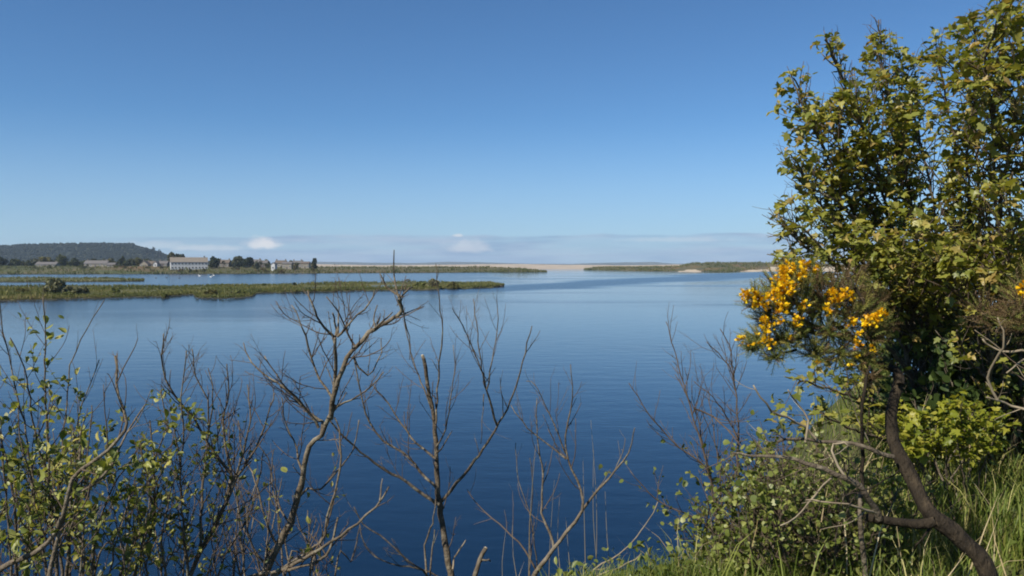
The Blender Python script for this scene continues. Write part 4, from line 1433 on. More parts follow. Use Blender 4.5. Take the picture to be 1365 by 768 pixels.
# ------------------------------------------------------------------ 3. the tall dead branching shrub
root, wd = plant('dead_shrub', 'tall knobbly dead shrub whose top twig reaches over the marsh spit', 'shrub', 370, 4.6, 23)
TW = dict(per_m=15, lmin=0.06, lmax=0.34, rk=0.55, rmax=0.0038, up=0.45, ang=(0.5, 1.0), kids=11, kid_len=0.5, wig=0.19, spur=0.5)
stems(root, wd, [
    (17, 8, 4.6, 4.5, [(338, 800), (357, 755), (370, 728), (387, 698), (395, 668), (403, 636), (411, 595), (428, 580), (447, 540)], dict(part='trunk', twig=dict(per_m=4))),
    (9, 6, 4.5, 4.45, [(440, 556), (446, 520), (448, 490), (447, 451)], dict(twig=dict(per_m=5))),
    (6, 3, 4.45, 4.4, [(447, 451), (434, 438), (423, 424), (416, 405), (410, 387)]),
    (5, 2.5, 4.45, 4.55, [(449, 449), (463, 435), (477, 420), (492, 405), (499, 387)]),
    (5, 3, 4.45, 4.4, [(448, 448), (447, 430), (444, 418)], dict(twig=dict(per_m=4))),
    (4.5, 2, 4.45, 4.5, [(450, 447), (452, 425), (452, 409)], dict(twig=dict(per_m=4))),
    (10, 7, 4.5, 4.3, [(441, 558), (447, 520), (463, 478), (476, 462), (492, 444), (507, 435), (524, 424), (535, 415), (534, 404), (532, 395)]),
    (5, 1.8, 4.3, 4.3, [(532, 396), (528, 385), (526, 367), (525, 333)], dict(twig=dict(per_m=6, lmax=0.10))),
    (5, 2.5, 4.3, 4.25, [(531, 394), (516, 382), (507, 365)], dict(twig=dict(per_m=9, lmax=0.14))),
    (4, 2.5, 4.3, 4.35, [(534, 396), (545, 385), (550, 383)], dict(twig=dict(per_m=9, lmax=0.12))),
    (3, 1.6, 4.3, 4.4, [(538, 416), (545, 449), (546, 480)], dict(twig=dict(per_m=3))),
    (4, 2, 4.4, 4.4, [(500, 438), (499, 427), (503, 407)], dict(twig=dict(per_m=6, lmax=0.10))),
    (4.5, 2.5, 4.35, 4.35, [(498, 441), (510, 428), (523, 416)], dict(twig=dict(per_m=6, lmax=0.10))),
    (4.5, 2, 4.5, 4.5, [(473, 462), (463, 444), (452, 418), (435, 395)], dict(mat=M['twig'])),
    (8, 2, 4.5, 4.7, [(429, 579), (430, 563), (414, 552), (380, 518), (336, 485), (325, 457)]),
    (6, 2, 4.5, 4.6, [(442, 530), (419, 490), (403, 435), (389, 407)]),
    (6, 2, 4.5, 4.4, [(425, 570), (408, 546), (369, 501), (352, 474)]),
    (5, 2, 4.5, 4.6, [(446, 545), (458, 538), (492, 518), (511, 496)]),
    (4, 1.8, 4.4, 4.5, [(470, 475), (490, 500), (508, 470), (508, 451)], dict(twig=dict(per_m=4))),
    (4.5, 2, 4.6, 4.6, [(403, 636), (392, 587), (381, 568), (376, 530)]),
    (6, 3, 4.4, 4.4, [(362, 768), (427, 723), (433, 704), (441, 674), (449, 641), (454, 609), (452, 573), (446, 556)], dict(mat=M['dead_bark'], twig=dict(per_m=5))),
    (11, 3, 4.3, 4.2, [(330, 800), (365, 768), (387, 755), (416, 739), (454, 714), (476, 698), (500, 676), (519, 649)], dict(twig=dict(per_m=5))),
    (4, 2, 4.2, 4.2, [(506, 668), (508, 656), (510, 638)], dict(twig=dict(per_m=2))),
    (8, 4, 4.3, 4.3, [(320, 775), (340, 766), (387, 759), (424, 747), (440, 730), (450, 690)], dict(twig=dict(per_m=6))),
    (5, 2, 4.7, 4.8, [(370, 728), (352, 690), (340, 640), (322, 600), (318, 560)], dict(twig=dict(per_m=8))),
    (5, 2, 4.7, 4.9, [(360, 755), (336, 730), (330, 680), (348, 630)], dict(twig=dict(per_m=8))),
    (5, 2, 4.7, 4.7, [(395, 668), (410, 650), (428, 652), (470, 600), (478, 560)], dict(twig=dict(per_m=6))),
    (4, 1.8, 4.7, 4.8, [(387, 700), (366, 660), (358, 610), (340, 590)], dict(twig=dict(per_m=8))),
] + [(4.5, 1.6, Y_, Y_ + .15, [(bx_, 800), (bx_ + dx_ * .35, 735), (bx_ + dx_ * .7, ty_ + 50), (bx_ + dx_, ty_)], dict(twig=dict(per_m=9, lmax=.24))) for (bx_, dx_, ty_, Y_) in (
    (330, -20, 610, 4.9), (345, 30, 640, 5.0), (372, 50, 690, 4.8), (392, -30, 640, 5.1), (405, 45, 650, 4.9), (420, -10, 680, 5.0), (318, 25, 660, 4.8), (440, 40, 700, 5.0), (355, -45, 650, 5.1), (310, 10, 610, 5.2), (338, 60, 670, 4.6), (380, -15, 620, 5.2), (410, 20, 700, 4.7), (350, 15, 600, 5.3), (430, -40, 660, 5.2))], M['dead_bark'], M['twig'], part='limb', twig=TW)


def dens_dead(x, y):
    return 0.05 if 330 < x < 470 and 600 < y < 770 else 0.0


pts = pick(wd.nodes, dens_dead, wd.rr, 1.0, 0.02)
leaves('foliage', M['willow_leaf'], OVAL, OVAL_F, pts, rng, (0.03, 0.05), root, up=0.7, jit=0.6, out=0.7)

# ------------------------------------------------------------------ 4. the dead sapling in the middle
root, wd = plant('dead_sapling', 'slender bare sapling with a broken top, centre foreground', 'tree', 602, 5.0, 24)
TW = dict(per_m=12, lmin=0.08, lmax=0.36, rk=0.55, rmax=0.0032, up=0.55, ang=(0.4, 0.85), kids=8, kid_len=0.48, wig=0.15, spur=0.3)
stems(root, wd, [
    (15, 6.5, 5.0, 5.0, [(610, 820), (602, 775), (592, 712), (586, 674), (583, 641), (582, 595), (580, 575), (575, 540), (567, 490), (563, 474)], dict(part='trunk', cut=True, twig=dict(per_m=3))),
    (7, 2, 5.0, 4.7, [(588, 668), (609, 644), (633, 614), (660, 573), (676, 545), (691, 506), (700, 470), (709, 435)], dict(twig=dict(per_m=3))),
    (4.5, 1.6, 4.8, 4.7, [(663, 567), (651, 531), (643, 501), (638, 456), (631, 398)], dict(twig=dict(per_m=9))),
    (3, 1.4, 4.75, 4.6, [(645, 500), (622, 446), (603, 410)]),
    (3.5, 1.4, 4.75, 4.8, [(649, 520), (656, 481), (663, 441), (662, 398)]),
    (2.4, 1.2, 4.75, 4.7, [(645, 526), (643, 560), (641, 592)], dict(twig=dict(per_m=3))),
    (7, 3, 5.0, 4.8, [(585, 673), (544, 644), (500, 617), (454, 579), (436, 556)], dict(twig=dict(per_m=4))),
    (6, 2.2, 5.0, 5.1, [(583, 651), (560, 628), (538, 603), (511, 587), (492, 562), (480, 524), (472, 474)]),
    (5, 2, 5.0, 5.2, [(581, 612), (555, 590), (542, 574), (519, 540), (497, 513)]),
    (4.5, 1.5, 5.0, 4.95, [(580, 578), (584, 507), (589, 440), (584, 390), (581, 351)], dict(twig=dict(per_m=8, lmax=0.2))),
    (3.6, 1.4, 5.0, 5.1, [(575, 545), (566, 518), (553, 490), (542, 446), (536, 412)]),
    (3.4, 1.4, 5.0, 4.9, [(582, 595), (592, 580), (600, 535), (606, 485), (604, 460)]),
    (3.4, 1.6, 5.0, 4.9, [(584, 603), (594, 590), (603, 574)], dict(twig=dict(per_m=2))),
    (4.5, 2.2, 4.8, 4.9, [(570, 790), (568, 760), (566, 728), (574, 705), (578, 690), (581, 664)], dict(mat=M['dead_bark'], twig=dict(per_m=2))),
    (4, 2.4, 4.8, 4.8, [(575, 790), (574, 760), (579, 706)], dict(mat=M['dead_bark'], twig=dict(per_m=2))),
    (5, 2, 4.8, 4.6, [(580, 780), (563, 760), (536, 741), (506, 714), (484, 698), (472, 676)], dict(twig=dict(per_m=5))),
    (4, 2, 4.9, 5.0, [(603, 760), (606, 744), (614, 732), (621, 720)], dict(mat=M['pale_twig'], twig=dict(per_m=1))),
    (4, 1.8, 5.0, 5.1, [(600, 778), (560, 758), (520, 752), (486, 728), (480, 700)], dict(twig=dict(per_m=5))),
], M['bark'], M['twig'], part='limb', twig=TW)

root, wd = plant('cut_stump', 'short cut stump with a pale sawn top right of the bare sapling', 'stump', 636, 4.9, 25)
stems(root, wd, [(11, 8, 4.9, 4.9, [(626, 800), (634, 768), (641, 745), (647, 731)], dict(part='trunk', cut=True)),
                 (4, 3, 4.9, 4.85, [(641, 748), (648, 746), (654, 748)], dict(part='side_shoot'))], M['bark'], M['twig'])

# ------------------------------------------------------------------ 5. the small dead shrub on the lip of the bank
root, wd = plant('small_dead_shrub', 'small forked dead shrub on the grassy lip in front of the dark water', 'shrub', 708, 4.6, 26)
TW = dict(per_m=9, lmin=0.08, lmax=0.30, rk=0.55, rmax=0.0029, up=0.55, ang=(0.4, 0.85), kids=6, kid_len=0.48, wig=0.16, spur=0.25)
stems(root, wd, [
    (11, 1.8, 4.6, 4.4, [(704, 790), (714, 765), (738, 732), (756, 709), (777, 680), (796, 653), (812, 637), (838, 604), (846, 570)], dict(mat=M['dead_bark'], twig=dict(per_m=2))),
    (6, 1.6, 4.5, 4.5, [(776, 681), (775, 653), (757, 612), (754, 582), (762, 531), (761, 486)]),
    (4, 1.5, 4.5, 4.6, [(755, 612), (722, 587), (696, 562), (681, 540)]),
    (3.2, 1.4, 4.55, 4.6, [(754, 605), (732, 552), (716, 516), (702, 508)]),
    (6, 1.6, 4.6, 4.7, [(738, 733), (734, 710), (722, 683), (724, 632), (716, 582), (716, 531)], dict(mat=M['dead_bark'])),
    (4, 1.6, 4.7, 5.0, [(716, 765), (691, 723), (641, 678), (623, 653)], dict(mat=M['twig'])),
    (4, 1.8, 4.3, 4.3, [(786, 772), (793, 759), (825, 738), (848, 716), (862, 698), (877, 669)], dict(mat=M['pale_twig'], twig=dict(per_m=2))),
    (4, 2, 4.3, 4.2, [(770, 780), (810, 762), (836, 752), (855, 738)], dict(mat=M['pale_twig'], twig=dict(per_m=2))),
    (3, 1.4, 4.7, 4.7, [(706, 770), (706, 700), (710, 650), (706, 610)], dict(twig=dict(per_m=3))),
    (2.6, 1.2, 4.8, 4.9, [(716, 760), (708, 690), (690, 640), (688, 590)], dict(twig=dict(per_m=3))),
], M['bark'], M['twig'], part='stem', twig=TW)

# ------------------------------------------------------------------ 6. the thin bare shrub left of the gorse
root, wd = plant('thin_bare_shrub', 'thin grey-twigged shrub, nearly bare, left of the flowering gorse', 'shrub', 972, 5.4, 27)
TW = dict(per_m=15, lmin=0.08, lmax=0.36, rk=0.6, rmax=0.003, up=0.5, ang=(0.4, 0.85), kids=8, kid_len=0.5, wig=0.16, spur=0.3)
stems(root, wd, [
    (7, 1.6, 5.4, 5.3, [(1006, 790), (1001, 701), (983, 628), (985, 574), (979, 511), (972, 461), (960, 438)]),
    (7, 1.5, 5.4, 5.4, [(968, 790), (965, 730), (956, 674), (945, 630), (933, 588), (917, 529), (902, 479), (888, 429)]),
    (4, 1.6, 5.4, 5.2, [(925, 545), (951, 556), (983, 588), (990, 600)]),
    (6, 1.5, 5.4, 5.2, [(970, 790), (965, 746), (950, 660), (942, 624), (911, 601), (888, 579), (865, 551), (838, 511)]),
    (6, 1.5, 5.3, 5.1, [(972, 790), (956, 719), (929, 692), (888, 674), (865, 656), (840, 628)]),
    (3.4, 1.4, 5.3, 5.3, [(980, 520), (972, 488), (942, 456)]),
    (3.4, 1.4, 5.4, 5.5, [(940, 610), (930, 560), (912, 520), (900, 500)]),
    (3.4, 1.4, 5.3, 5.3, [(984, 590), (972, 560), (950, 530), (925, 508)]),
    (3.4, 1.4, 5.4, 5.5, [(962, 690), (960, 640), (952, 580), (944, 520)]),
], M['twig'], M['twig'], twig=TW)


def dens_thin(x, y):
    return 0.34 * sstep(y, 570, 660) * (1 if x < 960 else 0.6)


pts = pick(wd.nodes, dens_thin, wd.rr, 1.0, 0.02)
leaves('foliage', M['bush_leaf'], ROUND, OVAL_F, pts, rng, (0.022, 0.042), root, up=0.7, jit=0.65, out=0.5)

# ------------------------------------------------------------------ 7. the low leafy bush under the gorse
root, wd = plant('leafy_bush', 'low round-leaved green bush under the dead gorse limbs', 'bush', 1050, 5.0, 28)
TW = dict(per_m=34, lmin=0.10, lmax=0.30, rk=0.6, rmax=0.0028, up=0.35, ang=(0.6, 1.1), kids=6, kid_len=0.5, wig=0.18, spur=0.0)
rows = []
rb = random.Random(5)
for k in range(70):
    bx = rb.uniform(950, 1200)
    tx = bx + rb.uniform(-75, 50)
    ty = interp(tx, [(890, 715), (930, 665), (965, 620), (1000, 590), (1050, 570), (1120, 590), (1190, 620)]) + abs(rb.gauss(0, 50))
    Yb = rb.uniform(4.1, 5.1)
    rows.append((6, 1.5, Yb, Yb + rb.uniform(-0.5, 0.3), [(bx, 800), (lerp(bx, tx, .4) + rb.uniform(-15, 15), lerp(800, ty, .45)), (tx, ty)]))
stems(root, wd, rows, M['bark'], M['twig'], twig=TW)


def dens_bush(x, y):
    v = 0.75
    if y < 640:
        v = 0.5
    return v


pts = pick(wd.nodes, dens_bush, wd.rr, 0.62, 0.03)
leaves('foliage', M['bush_leaf'], ROUND, OVAL_F, pts, rng, (0.019, 0.039), root, up=0.75, jit=0.6, out=0.5)
print('bush leaves', len(pts))


# ------------------------------------------------------------------ 8. the gorse
def gorse_shoots(name, mat, spots, rng, parent, n_spine=22, thick=0.0011):
    """spots: (point, direction, length): green shoots set with spines all round"""
    tv, tf = [], []
    for k in range(n_spine):
        f = 0.08 + 0.92 * k / n_spine
        a = k * 2.4
        c, s = math.cos(a), math.sin(a)
        L = 0.20 * (1 - 0.35 * f)
        b = len(tv)
        tv += [(0.012 * -s, f - 0.012, 0.012 * c), (0.012 * s, f + 0.012, -0.012 * c), (L * c, f + 0.12, L * s)]
        tf.append((b, b + 1, b + 2))
    b = len(tv)
    tv += [(0.018, 0, 0), (-0.009, 0, 0.016), (-0.009, 0, -0.016), (0, 1.02, 0)]
    tf += [(b, b + 1, b + 3), (b + 1, b + 2, b + 3), (b + 2, b, b + 3)]
    P = np.array([tuple(s[0]) for s in spots])
    D = np.array([tuple(s[1]) for s in spots])
    X, Yv, Z = frames(D, rng.normal(size=D.shape))
    return scatter_mesh(name, mat, tv, tf, P, X, Yv, Z, np.array([s[2] for s in spots]), rng.random(len(spots)), parent)


FL, FL_F = [], []
for a, (w, l, tz) in enumerate(((0.34, 1.0, 0.55), (0.22, 0.9, 0.05), (0.22, 0.9, 0.05), (0.2, 0.8, -0.25))):
    ox = (0, 0.16, -0.16, 0)[a]
    b = len(FL)
    FL += [(ox * .3, 0, 0), (ox + w, 0.55 * l, tz * 0.6), (ox * 1.5, l, tz), (ox - w, 0.55 * l, tz * 0.6)]
    FL_F += [(b, b + 1, b + 2, b + 3)]


def gorse_flowers(root, rng, centre, rad, count, size=0.02):
    P = np.array(tuple(centre)) + unit(rng.normal(size=(count, 3))) * (rad * rng.random((count, 1)) ** 0.5) * np.array([1, 1, 1.25])
    D = unit(P - np.array(tuple(centre)) + rng.normal(size=(count, 3)) * 0.02 + np.array([0, 0, 0.01]))
    X, Yv, Z = frames(D, rng.normal(size=(count, 3)) + np.array([0, 0, 1.0]))
    return scatter_mesh('flower_cluster', M['gorse_flower'], FL, FL_F, P, X, Yv, Z, size * rng.uniform(0.75, 1.25, count), rng.random(count), root)


root, wd = plant('gorse_bush', 'old gorse with a crooked dark trunk and yellow flowers', 'gorse', 1325, 3.4, 29)
TW = dict(per_m=0)
stems(root, wd, [
    (43, 19, 3.4, 3.75, [(1330, 820), (1317, 768), (1302, 739), (1272, 709), (1242, 690), (1227, 660), (1205, 622), (1190, 589), (1188, 555), (1198, 515), (1195, 497)], dict(part='trunk', wig=0.006)),
    (15, 9, 3.75, 3.8, [(1200, 512), (1197, 495), (1180, 488), (1165, 482), (1140, 455), (1110, 430)]),
    (10, 5, 3.78, 3.7, [(1165, 482), (1160, 440), (1150, 400), (1130, 370)]),
    (10, 5, 3.78, 3.75, [(1138, 455), (1100, 440), (1060, 420), (1030, 400)]),
    (21, 15, 3.45, 3.6, [(1248, 695), (1225, 699), (1190, 694), (1156, 690)]),
    (15, 4, 3.6, 3.5, [(1172, 692), (1160, 667), (1145, 648), (1115, 632), (1085, 622), (1060, 612), (1029, 609), (1000, 607), (975, 604)], dict(mat=M['bark'], twig=dict(per_m=9, lmin=.08, lmax=.3, up=0.1, rmax=.003, kids=4, spur=.3))),  # this limb and the next get lighter bark to look sunlit
    (10, 5, 3.65, 3.6, [(1190, 609), (1160, 600), (1137, 592), (1092, 588), (1060, 585), (1036, 589)], dict(mat=M['bark'], twig=dict(per_m=9, lmin=.08, lmax=.3, up=0.25, rmax=.003, kids=4, spur=.3))),
    (6, 3, 3.6, 3.5, [(1090, 588), (1074, 570), (1050, 557), (1029, 547), (1014, 530), (1004, 514)], dict(mat=M['pale_twig'], twig=dict(per_m=6, lmin=.06, lmax=.2, up=0.2, rmax=.0025, kids=4))),
    (5, 2.5, 3.6, 3.5, [(1074, 590), (1076, 560), (1062, 535), (1050, 520)], dict(mat=M['pale_twig'], twig=dict(per_m=4, lmin=.06, lmax=.2, up=0.2, rmax=.0025))),
    (5, 2.5, 3.55, 3.5, [(1128, 638), (1108, 600), (1120, 590), (1130, 594)], dict(mat=M['pale_twig'])),
    (5, 2.5, 3.5, 3.45, [(1163, 682), (1130, 672), (1095, 668), (1074, 666)], dict(mat=M['pale_twig'], twig=dict(per_m=5, lmin=.06, lmax=.22, up=0.1, rmax=.0025))),
    (4.5, 2.5, 3.55, 3.45, [(1110, 636), (1085, 660), (1062, 690), (1040, 700)], dict(mat=M['pale_twig'], twig=dict(per_m=3, lmin=.06, lmax=.2, up=0.1, rmax=.0025))),
    (9, 5, 3.6, 3.65, [(1150, 655), (1150, 610), (1149, 560), (1153, 520), (1160, 487)], dict(twig=dict(per_m=4, lmin=.06, lmax=.2, up=0.2, rmax=.003))),
    (11, 8, 3.55, 3.62, [(1153, 800), (1152, 768), (1149, 720), (1146, 690), (1147, 655)], dict(mat=M['dead_bark'], twig=dict(per_m=4, lmin=.04, lmax=.1, up=-0.3, rmax=.003))),
    (5, 2.5, 3.45, 3.4, [(1240, 703), (1228, 718), (1218, 735)], dict(twig=dict(per_m=6, lmin=.03, lmax=.08, up=-0.2, rmax=.003))),
    (4, 2, 3.65, 3.6, [(1203, 622), (1190, 634), (1160, 650), (1130, 660)], dict(twig=dict(per_m=5, lmin=.06, lmax=.2, up=0.0, rmax=.0025))),
], M['shaded_gorse_bark'], M['twig'], part='limb', twig=TW)
# spiny crown: clumps of shoots round the limbs
rg = np.random.default_rng(77)
rr = random.Random(78)
CL = [  # px, py, depth, radius px, dead share
    (1005, 398, 3.55, 20, .1), (1022, 420, 3.6, 28, .1), (1035, 385, 3.65, 28, .2), (1058, 400, 3.7, 36, .3), (1075, 372, 3.75, 30, .5), (1010, 452, 3.6, 26, .1), (1040, 452, 3.6, 32, .15),
    (1070, 440, 3.7, 34, .3), (1098, 400, 3.75, 40, .75), (1130, 385, 3.8, 36, .85), (1105, 440, 3.7, 36, .35), (1140, 420, 3.75, 34, .4), (1160, 445, 3.7, 28, .45), (1175, 430, 3.75, 22, .4),
    (1120, 470, 3.7, 30, .4), (1150, 480, 3.7, 24, .6), (1085, 470, 3.65, 24, .3), (1000, 460, 3.5, 16, .1), (1160, 400, 3.85, 24, .7), (1162, 505, 3.65, 16, .9), (1030, 475, 3.55, 18, .2), (1055, 365, 3.7, 22, .3),
]
green, dead, bl = [], [], MB()
for (px, py, Y, rp, ds) in CL:
    rp *= 0.88
    c = at(px, py, Y)
    rad = rp / F * Y
    cnt = int(115 * (rp / 26) ** 2)
    core = at(lerp(px, 1120, .35), lerp(py, 450, .35), 3.72)
    bl.tube([core, (core + c) / 2 + rand_unit(rr) * .02, c], [0.007, 0.005, 0.003], 5)
    for k in range(cnt):
        d = rand_unit(rr)
        p = c + d * rad * rr.random() ** 0.5 * rr.choice((0.7, 0.85, 1.05))
        dd = (d * 0.7 + (p - core).normalized() * 0.6 + Vector((0, 0, 0.35)) + rand_unit(rr) * 0.4).normalized()
        L = rr.uniform(0.045, 0.095)
        (dead if rr.random() < ds * 0.85 else green).append((p - dd * L * .4, dd, L))
        if k % 9 == 0:
            bl.tube([c, (c + p) / 2 + rand_unit(rr) * .008, p], [0.003, 0.0024, 0.0014], 4)
bl.build('twig_sprays', M['shaded_gorse_bark'], root)
gorse_shoots('spiny_foliage', M['gorse_green'], green, rg, root, 30)
gorse_shoots('dead_foliage', M['gorse_dead'], dead, rg, root, 30)
for (px, py, r, n) in ((997, 393, 9, 26), (1008, 400, 8, 22), (1016, 406, 7, 16), (1042, 368, 8, 20), (1048, 358, 6, 14), (1046, 378, 9, 26), (1052, 385, 8, 22), (1036, 388, 8, 22), (1041, 398, 9, 24), (1025, 400, 8, 18), (1044, 407, 7, 16),
                      (1020, 430, 6, 16), (1021, 441, 5, 12), (1039, 420, 7, 18), (1066, 367, 7, 16), (1074, 354, 6, 14), (1062, 428, 6, 14), (1072, 406, 5, 9), (1109, 392, 7, 16), (1117, 400, 7, 16), (1104, 413, 6, 12), (1128, 392, 6, 14), (1136, 393, 4, 7),
                      (1138, 427, 5, 10), (1143, 459, 5, 9), (1158, 429, 7, 18), (1168, 424, 8, 20), (1176, 419, 6, 14), (989, 453, 5, 10), (1018, 455, 4, 8), (1027, 457, 5, 9), (1057, 358, 4, 8), (1088, 358, 4, 7), (1144, 445, 4, 7)):
    gorse_flowers(root, rg, at(px, py, 3.52 + 0.12 * sstep(px, 1000, 1180)), r / F * 3.55, int(n * 1.75), 0.0170)

for k in range(22):
    c = CL[rr.randrange(len(CL))]
    if c[4] > 0.6:
        continue
    gorse_flowers(root, rg, at(c[0] + rr.uniform(-.8, .8) * c[3], c[1] + rr.uniform(-.9, .6) * c[3], c[2] - c[3] / F * 3.2), 0.012, rr.randint(2, 5), 0.0155)

# the second gorse, mostly out of the picture on the right
root, wd = plant('dead_gorse', 'browned gorse with a few orange flowers at the right edge', 'gorse', 1400, 3.9, 30)
stems(root, wd, [
    (14, 7, 3.9, 3.9, [(1410, 800), (1400, 700), (1396, 600), (1385, 500), (1372, 430)], dict(part='trunk')),
    (7, 3, 3.9, 3.8, [(1396, 560), (1376, 548), (1348, 540), (1330, 535), (1316, 530)], dict(mat=M['pale_twig'], twig=dict(per_m=7, lmin=.06, lmax=.25, up=0.3, rmax=.003, kids=4))),
    (6, 2.5, 3.85, 3.8, [(1330, 535), (1316, 505), (1326, 480), (1338, 465), (1336, 440), (1330, 424)], dict(mat=M['pale_twig'], twig=dict(per_m=7, lmin=.05, lmax=.2, up=0.3, rmax=.003, kids=4))),
    (6, 3, 3.9, 3.8, [(1390, 470), (1360, 468), (1338, 468), (1322, 463), (1310, 452)], dict(mat=M['pale_twig'], twig=dict(per_m=6, lmin=.06, lmax=.25, up=0.3, rmax=.003, kids=4))),
    (5, 2.5, 3.9, 3.85, [(1388, 490), (1368, 478), (1350, 490), (1342, 497)], dict(mat=M['pale_twig'], twig=dict(per_m=6, lmin=.06, lmax=.2, up=0.3, rmax=.003))),
], M['shaded_gorse_bark'], M['twig'], part='limb', twig=dict(per_m=0))
green, dead = [], []
for (px, py, Y, rp, ds) in ((1360, 400, 3.85, 22, .85), (1385, 390, 3.9, 30, .6), (1372, 425, 3.85, 26, .85), (1400, 430, 3.9, 34, .7), (1350, 420, 3.8, 16, .9), (1310, 415, 4.0, 16, 1.0), (1325, 430, 3.95, 14, 1.0)):
    c = at(px, py, Y)
    rad = rp / F * Y
    for k in range(int(80 * (rp / 26) ** 2) + 10):
        d = rand_unit(rr)
        p = c + d * rad * rr.random() ** .5
        dd = (d + Vector((0, 0, 0.5))).normalized()
        (dead if rr.random() < ds * 0.85 else green).append((p, dd, rr.uniform(.05, .10)))
gorse_shoots('spiny_foliage', M['gorse_green'], green, rg, root, 26)
gorse_shoots('dead_foliage', M['gorse_dead'], dead, rg, root, 26)
for (px, py, r, n) in ((1364, 379, 6, 14), (1362, 392, 5, 10), (1372, 386, 7, 16)):
    gorse_flowers(root, rg, at(px, py, 3.72), r / F * 3.7, n, 0.019)


# ------------------------------------------------------------------ 9. sycamores
def sycamore(name, label, cat, foot_px, footY, leaders, seed, leafm, lsize, group=None, twig_per_m=7, dens=1.0, tw_len=(0.25, 0.75), extra=None, stem_w=9, hang=0.25, many=2):
    root, wd = plant(name, label, cat, foot_px, footY, seed, group)
    rr = wd.rr
    wd.keep = lambda p: in_crown(*to_px(p))
    wd.root_row = 630
    for k, row in enumerate(leaders):
        w0, w1, Y0, Y1, px = row[:5]
        opt = row[5] if len(row) > 5 else {}
        mb = MB()
        C, rad = wd.stem(mb, px, w0, w1, Y0, Y1, wig=0.008)
        tm = MB()
        wd.twigs_on(tm, C, rad, opt.get('per_m', twig_per_m), *opt.get('tw_len', tw_len), rk=0.5, rmax=0.006, f0=opt.get('f0', 0.25), up=0.35, ang=(0.4, 0.9), kids=4.5, kid_len=0.5, wig=0.12, seg=0.06, spur=0.0)
        # the leader's own end carries leaves too
        for i in range(int(len(C) * 0.72), len(C), 1):
            if not opt.get('bare_tip') or i < len(C) * 0.93:
                wd.nodes.append((C[i], (C[min(i + 1, len(C) - 1)] - C[i - 1]).normalized(), i / len(C), 1))
        if tm.pieces <= 30:
            mb.absorb(tm)
        ob = mb.build('trunk' if opt.get('trunk') else 'stem', M['bark'], root, smoothed=True)
        if tm.pieces > 30:
            tm.build('twig_sprays', M['twig'], ob, smoothed=True)
    g = np.random.default_rng(seed + 500)
    out = []
    for (p, d, f, lv) in wd.nodes:
        x, y = to_px(p)
        k = dens(x, y, f, lv) if callable(dens) else dens
        if rr.random() < k * (0.35 + 0.65 * f):
            # opposite leaves on stalks, reaching out and drooping
            perp = rand_unit(rr)
            perp = (perp - d * perp.dot(d))
            perp.z *= 0.4
            perp.normalize()
            for sg in (1, -1)[:many]:
                st = (perp * sg + d * 0.5 + Vector((0, 0, 0.15))).normalized()
                out.append((p + st * lsize[0] * rr.uniform(0.4, 0.9), st))
    leaves('foliage', leafm, SYC, SYC_F, out, g, lsize, root, up=0.95, jit=0.36, out=0.9, hang=hang)
    print(name, 'leaves', len(out))
    return root, wd


SKYLINE = [(1020, 320), (1036, 110), (1046, 94), (1064, 84), (1080, 92), (1088, 44), (1098, 36), (1110, 44), (1122, 76), (1138, 98), (1148, 90), (1160, 50), (1190, 44), (1206, 64), (1222, 76), (1244, 42), (1272, 36), (1298, 8), (1316, 10), (1322, 60), (1330, -10), (1400, -60)]
LEFT = [(40, 1080), (90, 1040), (150, 1046), (175, 1056), (210, 1048), (250, 1064), (285, 1036), (335, 1038), (370, 1062), (420, 1050), (520, 1010)]


def in_crown(x, y):
    if 1083 < x < 1132 and 76 + (x - 1083) * 0.62 < y < 140 - abs(x - 1104) * 0.9:
        return False            # the gap between the two left-hand leaders
    ragged = 16 * mnoise.noise(Vector((x * 0.02, y * 0.055, 3.7))) + 7 * mnoise.noise(Vector((x * 0.05, y * 0.16, 9.1)))
    return y > interp(x, SKYLINE) + 0.5 * ragged and x > interp(y, LEFT) - 6 + ragged


def dens_main(x, y, f, lv):
    if not in_crown(x, y):
        return 0.0
    v = 1.0
    v *= 0.34 + 0.66 * sstep(mnoise.noise(Vector((x / 34, y / 26, 1.3))), -0.25, 0.12)      # sprays with gaps between them
    if y > 430:
        v = 0.55
    # the hollow in the middle of the crown where bare wood and sky show
    h = math.hypot((x - 1255) / 55, (y - 235) / 95)
    v *= 0.45 + 0.55 * sstep(h, 0.4, 1.1)
    h = math.hypot((x - 1215) / 45, (y - 505) / 28)
    v *= 0.10 + 0.90 * sstep(h, 0.6, 1.3)
    return v


